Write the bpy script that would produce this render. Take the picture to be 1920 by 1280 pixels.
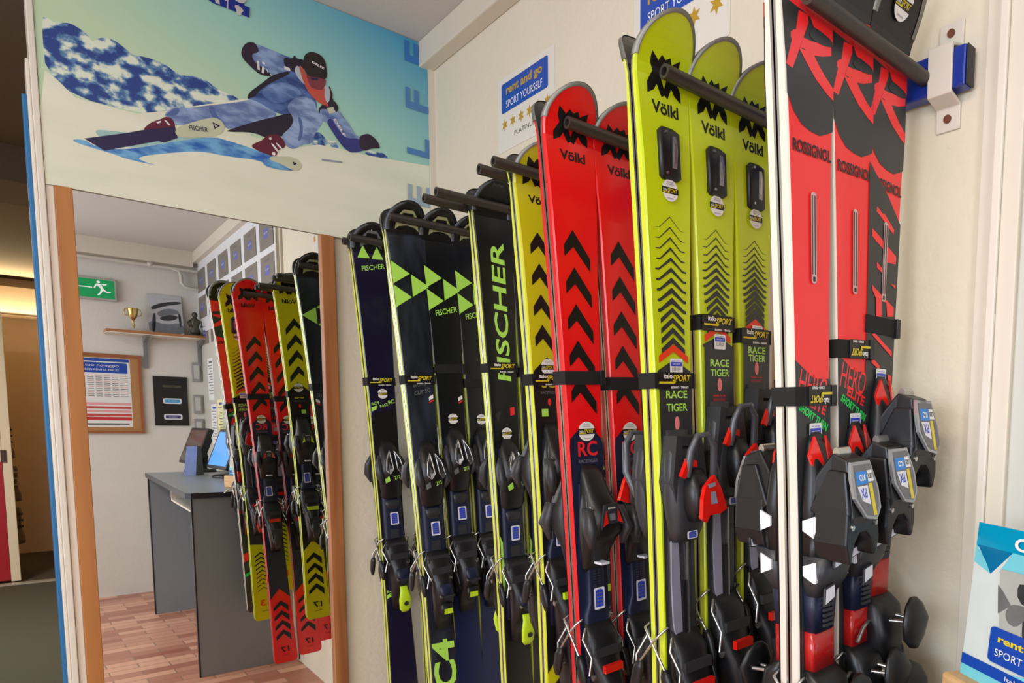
import bpy, bmesh, math, random
from mathutils import Vector, Matrix
random.seed(4)
S = bpy.context.scene
for o in list(bpy.data.objects): bpy.data.objects.remove(o)
COL = S.collection
PI = math.pi

# ---------------------------------------------------------------- camera
yaw, pitch, roll = math.radians(45.33386957), math.radians(-5.22552432), math.radians(1.03767438)
fwd = Vector((math.sin(yaw)*math.cos(pitch), math.cos(yaw)*math.cos(pitch), math.sin(pitch)))
rt = Vector((math.cos(yaw), -math.sin(yaw), 0)); up = rt.cross(fwd)
r2 = rt*math.cos(roll) + up*math.sin(roll); u2 = up*math.cos(roll) - rt*math.sin(roll)
cam = bpy.data.cameras.new('camera'); co = bpy.data.objects.new('camera', cam); COL.objects.link(co)
co.matrix_world = Matrix(((r2.x, u2.x, -fwd.x, 0), (r2.y, u2.y, -fwd.y, 0), (r2.z, u2.z, -fwd.z, 1.3194), (0, 0, 0, 1)))
cam.sensor_width = 36; cam.lens = 1300*36/1920; cam.clip_start = .02
cam.shift_x = -(1359-960)/1920; cam.shift_y = (912-640)/1920
S.camera = co
# ---------------------------------------------------------------- view, world, lights
S.view_settings.view_transform = 'Standard'; S.view_settings.look = 'None'
S.view_settings.gamma = 1; S.view_settings.use_curve_mapping = False
S.view_settings.exposure = 0.06
W = bpy.data.worlds.new('daylight'); S.world = W; W.use_nodes = True
W.node_tree.nodes['Background'].inputs[0].default_value = (.62, .74, 1, 1)
W.node_tree.nodes['Background'].inputs[1].default_value = 2.0
def area(name, loc, target, sx, sy, power, col):
    l = bpy.data.lights.new(name, 'AREA'); l.shape = 'RECTANGLE'; l.size = sx; l.size_y = sy; l.energy = power; l.color = col
    o = bpy.data.objects.new(name, l); COL.objects.link(o); o.location = loc
    o.rotation_euler = (Vector(target)-Vector(loc)).to_track_quat('-Z', 'Y').to_euler(); return o
area('window_daylight', (-2.63, .3, 1.55), (0, .3, 1.35), 2.6, 1.3, 66, (.78, .87, 1))
area('mirrored_room_fill', (-.9, -1.86, 1.2), (-.6, 1, 1.1), 1.2, 2.0, 42, (.84, .91, 1))  # added fill that brightens the mirrored room; the far wall has no door
area('ceiling_light_panel', (-.75, .35, 2.44), (-.75, .35, 0), .35, 1.5, 26, (1, .90, .74))
area('other_room_light', (-.9, 5.2, 2.4), (-.9, 5.2, 0), .5, .9, 130, (1, .88, .70))
area('cove_light', (-.2, 8.78, 2.1), (-.2, 8.7, 2.6), 2.0, .1, 48, (1, .76, .42))

# ---------------------------------------------------------------- materials
def lin(h):
    if isinstance(h, str):
        h = h.lstrip('#'); c = [int(h[i:i+2], 16)/255 for i in (0, 2, 4)]
    else: c = [x/255 for x in h]
    return [x/12.92 if x <= .04045 else ((x+.055)/1.055)**2.4 for x in c] + [1]
MATS = {}
def M(name, col=None, rough=.5, metal=0, var=.06, scale=30, bump=0, bscale=60, coat=0, emit=0, emitcol=None, alpha=1, stretch=None, spec=.5):
    if name in MATS: return MATS[name]
    m = bpy.data.materials.new(name); m.use_nodes = True; nt = m.node_tree; N = nt.nodes; b = N['Principled BSDF']
    b.inputs['Roughness'].default_value = rough; b.inputs['Metallic'].default_value = metal
    b.inputs['Coat Weight'].default_value = coat; b.inputs['Coat Roughness'].default_value = .08
    b.inputs['Specular IOR Level'].default_value = spec
    tc = N.new('ShaderNodeTexCoord'); mp = N.new('ShaderNodeMapping'); nt.links.new(tc.outputs['Object'], mp.inputs[0])
    if stretch: mp.inputs['Scale'].default_value = stretch
    no = N.new('ShaderNodeTexNoise'); no.inputs['Scale'].default_value = scale; no.inputs['Detail'].default_value = 3
    nt.links.new(mp.outputs[0], no.inputs[0])
    mx = N.new('ShaderNodeMix'); mx.data_type = 'RGBA'; c = lin(col)
    mx.inputs[6].default_value = [x*(1-var) for x in c[:3]]+[1]; mx.inputs[7].default_value = [min(1, x*(1+var)) for x in c[:3]]+[1]
    nt.links.new(no.outputs[0], mx.inputs[0]); nt.links.new(mx.outputs[2], b.inputs['Base Color'])
    if bump:
        n2 = N.new('ShaderNodeTexNoise'); n2.inputs['Scale'].default_value = bscale; n2.inputs['Detail'].default_value = 4
        nt.links.new(tc.outputs['Object'], n2.inputs[0])
        bp = N.new('ShaderNodeBump'); bp.inputs['Strength'].default_value = bump; bp.inputs['Distance'].default_value = .004
        nt.links.new(n2.outputs[0], bp.inputs['Height']); nt.links.new(bp.outputs[0], b.inputs['Normal'])
    if emit:
        b.inputs['Emission Color'].default_value = lin(emitcol or col); b.inputs['Emission Strength'].default_value = emit
    if alpha < 1: b.inputs['Alpha'].default_value = alpha
    MATS[name] = m; return m
def ramp(m, col1, col2, noise_scale, lo, hi, stretch=None, detail=4, extra=None):
    """recolour material m with a two- or three-tone noise pattern"""
    nt = m.node_tree; N = nt.nodes; b = N['Principled BSDF']
    tc = N.new('ShaderNodeTexCoord'); mp = N.new('ShaderNodeMapping'); nt.links.new(tc.outputs['Object'], mp.inputs[0])
    if stretch: mp.inputs['Scale'].default_value = stretch
    no = N.new('ShaderNodeTexNoise'); no.inputs['Scale'].default_value = noise_scale; no.inputs['Detail'].default_value = detail
    nt.links.new(mp.outputs[0], no.inputs[0]); cr = N.new('ShaderNodeValToRGB')
    cr.color_ramp.elements[0].position = lo; cr.color_ramp.elements[0].color = lin(col1)
    cr.color_ramp.elements[1].position = hi; cr.color_ramp.elements[1].color = lin(col2)
    if extra:
        e = cr.color_ramp.elements.new(extra[0]); e.color = lin(extra[1])
    nt.links.new(no.outputs[0], cr.inputs[0]); nt.links.new(cr.outputs[0], b.inputs['Base Color']); return m

# ---------------------------------------------------------------- mesh builder
TXT = {}
def text2d(s, bold=.0):
    k = (s, bold)
    if k in TXT: return TXT[k]
    c = bpy.data.curves.new('t', 'FONT'); c.body = s; c.size = 1; c.offset = bold; c.resolution_u = 3
    o = bpy.data.objects.new('t', c); COL.objects.link(o)
    dg = bpy.context.evaluated_depsgraph_get(); me = bpy.data.meshes.new_from_object(o.evaluated_get(dg))
    vs = [(v.co.x, v.co.y) for v in me.vertices]; fs = [tuple(p.vertices) for p in me.polygons]
    bpy.data.objects.remove(o); bpy.data.curves.remove(c); bpy.data.meshes.remove(me)
    x0 = min(v[0] for v in vs); x1 = max(v[0] for v in vs); y0 = min(v[1] for v in vs); y1 = max(v[1] for v in vs)
    vs = [((x-x0)/(x1-x0)-.5, (y-y0)/(y1-y0)-.5) for x, y in vs]
    TXT[k] = (vs, fs, (x1-x0)/(y1-y0)); return TXT[k]
def chaikin(p, n):
    for _ in range(n):
        q = []
        for i in range(len(p)):
            a, b = p[i], p[(i+1) % len(p)]
            q += [(a[0]*.75+b[0]*.25, a[1]*.75+b[1]*.25), (a[0]*.25+b[0]*.75, a[1]*.25+b[1]*.75)]
        p = q
    return p
class MB:
    def __init__(s): s.v = []; s.f = []; s.m = []; s.sm = []; s.mats = []
    def mi(s, m):
        if m not in s.mats: s.mats.append(m)
        return s.mats.index(m)
    def add(s, vs, fs, m, smooth=False):
        o = len(s.v); s.v += [tuple(v) for v in vs]; i = s.mi(m)
        for f in fs: s.f.append(tuple(o+a for a in f)); s.m.append(i); s.sm.append(smooth)
        return s
    def box(s, a, b, m, R=None):
        x0, y0, z0 = a; x1, y1, z1 = b
        vs = [(x0, y0, z0), (x1, y0, z0), (x1, y1, z0), (x0, y1, z0), (x0, y0, z1), (x1, y0, z1), (x1, y1, z1), (x0, y1, z1)]
        if R is not None:
            c = Vector(((x0+x1)/2, (y0+y1)/2, (z0+z1)/2)); vs = [c+R@(Vector(v)-c) for v in vs]
        return s.add(vs, [(3, 2, 1, 0), (4, 5, 6, 7), (0, 1, 5, 4), (1, 2, 6, 5), (2, 3, 7, 6), (3, 0, 4, 7)], m)
    def tube(s, pts, r, m, n=10, caps=True, hollow=0):
        pts = [Vector(p) for p in pts]; vs = []; rr = r if isinstance(r, (list, tuple)) else [r]*len(pts)
        for i, p in enumerate(pts):
            d = (pts[min(i+1, len(pts)-1)]-pts[max(i-1, 0)]).normalized()
            a = d.orthogonal().normalized() if i == 0 else (a-d*a.dot(d)).normalized()
            b = d.cross(a)
            vs += [p+(a*math.cos(t)+b*math.sin(t))*rr[i] for t in [2*PI*k/n for k in range(n)]]
        fs = [(i*n+k, i*n+(k+1) % n, (i+1)*n+(k+1) % n, (i+1)*n+k) for i in range(len(pts)-1) for k in range(n)]
        s.add(vs, fs, m, True)
        if caps:
            if hollow:
                d = (pts[0]-pts[1]).normalized(); a = d.orthogonal().normalized(); b = d.cross(a)
                ring = lambda R, off: [pts[0]-d*off+(a*math.cos(2*PI*k/n)+b*math.sin(2*PI*k/n))*R for k in range(n)]
                vs2 = ring(r, 0)+ring(hollow, 0)+ring(hollow, .03)
                s.add(vs2, [(j*n+k, j*n+(k+1) % n, (j+1)*n+(k+1) % n, (j+1)*n+k) for j in range(2) for k in range(n)]+[tuple(2*n+k for k in range(n))], m)
            else: s.add(vs[:n], [tuple(range(n))[::-1]], m)
            s.add(vs[-n:], [tuple(range(n))], m)
        return s
    def loft(s, secs, m, n=20, p=3.0, smooth=True):
        """secs: (z, cx, cy, rx, ry); superellipse cross-sections stacked along z"""
        vs = []
        for z, cx, cy, rx, ry in secs:
            for k in range(n):
                t = 2*PI*(k+.5)/n; c, q = math.cos(t), math.sin(t)
                vs.append((cx+rx*math.copysign(abs(c)**(2/p), c), cy+ry*math.copysign(abs(q)**(2/p), q), z))
        fs = [(i*n+k, i*n+(k+1) % n, (i+1)*n+(k+1) % n, (i+1)*n+k) for i in range(len(secs)-1) for k in range(n)]
        fs += [tuple(range(n))[::-1], tuple((len(secs)-1)*n+k for k in range(n))]
        return s.add(vs, fs, m, smooth)
    def prism(s, poly, f, d, m):
        """poly: 2D points mapped by f(a, b, depth); extruded by depth d"""
        n = len(poly); vs = [f(a, b, 0) for a, b in poly]+[f(a, b, d) for a, b in poly]
        return s.add(vs, [tuple(range(n))[::-1], tuple(range(n, 2*n))]+[(i, (i+1) % n, n+(i+1) % n, n+i) for i in range(n)], m)
    def lathe(s, prof, m, n=24, c=(0, 0, 0)):
        vs = [(c[0]+r*math.cos(2*PI*k/n), c[1]+r*math.sin(2*PI*k/n), c[2]+z) for r, z in prof for k in range(n)]
        fs = [(i*n+k, i*n+(k+1) % n, (i+1)*n+(k+1) % n, (i+1)*n+k) for i in range(len(prof)-1) for k in range(n)]
        fs += [tuple(range(n))[::-1], tuple((len(prof)-1)*n+k for k in range(n))]
        return s.add(vs, fs, m, True)
    def flat(s, poly, f, m, lift=0, sm=0):
        """a filled 2D polygon mapped to space by f(a, b, lift)"""
        if sm: poly = chaikin(poly, sm)
        bm = bmesh.new(); vs = [bm.verts.new((a, b, 0)) for a, b in poly]; bm.faces.new(vs).normal_update()
        bmesh.ops.triangulate(bm, faces=bm.faces[:]); bm.verts.index_update()
        s.add([f(v.co.x, v.co.y, lift) for v in bm.verts], [tuple(v.index for v in q.verts) for q in bm.faces], m); bm.free(); return s
    def text(s, t, f, ca, cb, w, h, m, lift=0, rot=0, shear=0, bold=0):
        vs, fs, asp = text2d(t, bold)
        if w is None: w = h*asp
        c, q = math.cos(math.radians(rot)), math.sin(math.radians(rot)); out = []
        for x, y in vs:
            x = x*w+y*h*shear; y = y*h; out.append(f(ca+x*c-y*q, cb+x*q+y*c, lift))
        return s.add(out, fs, m)
    def mesh(s, name):
        me = bpy.data.meshes.new(name); me.from_pydata(s.v, [], s.f)
        for m in s.mats: me.materials.append(m)
        me.polygons.foreach_set('material_index', s.m); me.polygons.foreach_set('use_smooth', s.sm); me.update(); return me
    def build(s, name, parent=None, bevel=0, loc=None, **props):
        me = s.mesh(name); bm = bmesh.new(); bm.from_mesh(me)
        if props.pop('fix', True) : bmesh.ops.recalc_face_normals(bm, faces=[f for f in bm.faces if len(f.verts) > 0]) if bevel else None
        bm.to_mesh(me); bm.free()
        o = bpy.data.objects.new(name, me); COL.objects.link(o)
        if parent: o.parent = parent
        if loc: o.location = loc
        if bevel:
            md = o.modifiers.new('bevel', 'BEVEL'); md.width = bevel; md.segments = 2; md.limit_method = 'ANGLE'; md.angle_limit = .9
            md.harden_normals = False
        for k, v in props.items(): o[k] = v
        return o
def pieces(mb):
    """one MB per connected piece"""
    par = list(range(len(mb.v)))
    def fd(i):
        while par[i] != i: par[i] = par[par[i]]; i = par[i]
        return i
    for f in mb.f:
        for a in f[1:]: par[fd(a)] = fd(f[0])
    key = {}
    for i, v in enumerate(mb.v):       # weld coincident points (tube ends and caps)
        k = (round(v[0], 6), round(v[1], 6), round(v[2], 6))
        if k in key: par[fd(i)] = fd(key[k])
        else: key[k] = i
    out = {}
    for j, f in enumerate(mb.f):
        r = fd(f[0]); q = out.setdefault(r, (MB(), {})); b, mp = q
        for a in f:
            if a not in mp: mp[a] = len(b.v); b.v.append(mb.v[a])
        b.f.append(tuple(mp[a] for a in f)); b.m.append(b.mi(mb.mats[mb.m[j]])); b.sm.append(mb.sm[j])
    return [q[0] for q in out.values()]
def empty(name, loc, label, cat, group=None, rot=(0, 0, 0)):
    o = bpy.data.objects.new(name, None); COL.objects.link(o); o.location = loc; o.rotation_euler = rot; o.empty_display_size = .05
    o['label'] = label; o['category'] = cat
    if group: o['group'] = group
    return o
def rrect(w, h, r, n=4, cx=0, cy=0):
    p = []
    for sx, sy, a0 in ((1, 1, 0), (-1, 1, 90), (-1, -1, 180), (1, -1, 270)):
        for k in range(n+1):
            a = math.radians(a0+90*k/n); p.append((cx+sx*(w/2-r)+r*math.cos(a), cy+sy*(h/2-r)+r*math.sin(a)))
    return p
def disc(r, n=28, cx=0, cy=0, a0=0, a1=360, ry=None):
    ry = ry or r; full = abs(a1-a0) >= 360
    k = n if full else n+1
    return [(cx+r*math.cos(math.radians(a0+(a1-a0)*i/n)), cy+ry*math.sin(math.radians(a0+(a1-a0)*i/n))) for i in range(k)]
def star(cx, cy, r, n=6):
    return [(cx+(r if i % 2 == 0 else r*.45)*math.sin(PI*i/n), cy+(r if i % 2 == 0 else r*.45)*math.cos(PI*i/n)) for i in range(2*n)]
YB = lambda y: (lambda a, b, l: (a, y-l, b))          # on a plane facing -Y
YF = lambda y: (lambda a, b, l: (a, y+l, b))          # on a plane facing +Y
XB = lambda x: (lambda a, b, l: (x-l, -a, b))         # on a plane facing -X ; a runs towards -Y (left to right as seen)

# ---------------------------------------------------------------- room shell
XW, YBK, YFAR, ZC = .99, 2.346, -1.88, 2.505
wallm = M('plaster_wall', (221, 211, 188), .85, var=.03, scale=6, bump=.55, bscale=55)
ceilm = M('ceiling_paint', (205, 200, 192), .9, var=.05, scale=120, bump=.2, bscale=220)
whitep = M('white_gloss_paint', (218, 210, 194), .4, var=.04, scale=14)
creamp = M('cream_paint', (214, 205, 186), .5, var=.04, scale=9)
def struct(mb, name, **k): return mb.build(name, kind='structure', **k)
tile = M('terracotta_tiles', (170, 98, 72), .32, var=.1)
nt = tile.node_tree; N = nt.nodes; tc = N.new('ShaderNodeTexCoord'); mp = N.new('ShaderNodeMapping'); mp.inputs['Rotation'].default_value = (0, 0, math.radians(2))
br = N.new('ShaderNodeTexBrick'); br.inputs['Scale'].default_value = 1; br.inputs['Brick Width'].default_value = .24; br.inputs['Row Height'].default_value = .075
br.inputs['Mortar Size'].default_value = .0035; br.inputs['Color1'].default_value = lin((216, 160, 132)); br.inputs['Color2'].default_value = lin((150, 78, 58)); br.inputs['Mortar'].default_value = lin((150, 112, 92)); br.inputs['Bias'].default_value = -.1
nt.links.new(tc.outputs['Object'], mp.inputs[0]); nt.links.new(mp.outputs[0], br.inputs[0]); nt.links.new(br.outputs['Color'], N['Principled BSDF'].inputs['Base Color'])
carpet = M('grey_carpet', (64, 66, 58), .95, var=.25, scale=160, bump=.4, bscale=400)
struct(MB().box((-2.6, YFAR, -.1), (XW, YBK+.02, 0), tile), 'floor')
struct(MB().box((-2.8, YFAR-.15, ZC), (1.15, YBK+.12, ZC+.1), ceilm), 'ceiling')
struct(MB().box((XW, YFAR-.15, -.1), (1.15, YBK+.12, ZC), wallm), 'wall_right')
struct(MB().box((.06, YBK, 0), (XW, YBK+.1, ZC), wallm), 'wall_back')
struct(MB().box((-2.8, YFAR-.12, 0), (XW, YFAR, ZC), M('plaster_far', (216, 212, 204), .9, var=.04, scale=7, bump=.4, bscale=60)), 'wall_far')
struct(MB().box((-2.8, YBK, 0), (-1.0, YBK+.1, ZC), wallm), 'wall_back_left')
mb = MB(); mb.box((-2.75, YFAR, 0), (-2.65, YBK, .9), wallm); mb.box((-2.75, YFAR, 2.2), (-2.65, YBK, ZC), wallm)
mb.box((-2.75, YFAR, .9), (-2.65, -1.0, 2.2), wallm); mb.box((-2.75, 1.6, .9), (-2.65, YBK, 2.2), wallm); struct(mb, 'wall_left')
mb = MB()
for y in (-1.0, .27, 1.54): mb.box((-2.74, y, .9), (-2.68, y+.06, 2.2), whitep)
for z in (.9, 2.14): mb.box((-2.74, -1.0, z), (-2.68, 1.6, z+.06), whitep)
struct(mb, 'window_1')
# beam where the side wall meets the ceiling, corner strip, frame of the white panel by the door
struct(MB().box((.945, YFAR, 2.428), (XW, YBK-.001, ZC), creamp), 'trim_1', bevel=.004)
struct(MB().box((.972, YBK-.022, 0), (XW, YBK, 2.428), creamp), 'trim_2')
struct(MB().box((.978, .445, 0), (XW, .468, 2.428), creamp), 'trim_3', bevel=.002)
mb = MB(); mb.box((.970, .405, 0), (XW, .4445, 2.428), creamp); mb.box((.964, .430, 0), (.970, .4445, 2.428), whitep); struct(mb, 'trim_4', bevel=.003)
panelm = M('grey_board', (196, 194, 182), .45, var=.04, scale=5, bump=.15, bscale=40)
struct(MB().box((.980, YFAR, 0), (XW, .4049, 2.428), panelm), 'wall_right_panel')
struct(MB().box((-2.6, YFAR, 2.395), (.945, YFAR+.07, ZC), whitep), 'trim_5')
# door casing at the end of the back wall, and the blue door edge behind it
mb = MB(); mb.box((.054, YBK-.016, 0), (.0665, YBK+.1, ZC), whitep); mb.box((.0665, YBK-.010, 0), (.0815, YBK, 1.852), whitep); mb.box((.047, YBK-.004, 0), (.054, YBK+.1, 2.13), whitep)
struct(mb, 'door_frame_1', bevel=.002)
mb = MB(); mb.box((.038, YBK+.03, .0), (.049, YBK+.07, 2.06), M('blue_door', (24, 100, 150), .5)); struct(mb, 'door_1', bevel=.003)
# ---------------------------------------------------------------- the other room through the doorway
warm = M('ochre_wall', (206, 180, 148), .9, var=.06, scale=10, bump=.3)
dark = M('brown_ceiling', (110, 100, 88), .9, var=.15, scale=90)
mb = MB(); mb.box((-2.8, YBK+.02, -.1), (3.0, 7.48, 0), carpet); struct(mb, 'floor_2')
mb = MB(); mb.box((-2.8, 7.48, -.1), (3.0, 9.2, -.001), M('dark_carpet', (66, 60, 55), .95, var=.3, scale=150)); struct(mb, 'floor_3')
struct(MB().box((-2.8, 7.44, -.01), (3.0, 7.50, .012), M('threshold_metal', (190, 188, 178), .4, .6)), 'trim_6')
struct(MB().box((-2.8, 9.1, -.1), (3.0, 9.2, 2.9), warm), 'wall_other_room_end')
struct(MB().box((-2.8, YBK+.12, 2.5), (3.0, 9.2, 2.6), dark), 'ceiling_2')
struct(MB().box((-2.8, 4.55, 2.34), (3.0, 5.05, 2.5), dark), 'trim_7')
struct(MB().box((-2.8, 8.85, 2.18), (3.0, 9.1, 2.40), M('dark_beam', (128, 112, 94), .8)), 'trim_8')  # dark brown beam below the cove
struct(MB().box((.9, YBK+.1, -.1), (1.0, 9.2, 2.9), warm), 'wall_other_room_right')
struct(MB().box((-2.8, YBK+.1, -.1), (-2.7, 9.2, 2.9), warm), 'wall_other_room_left')
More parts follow.
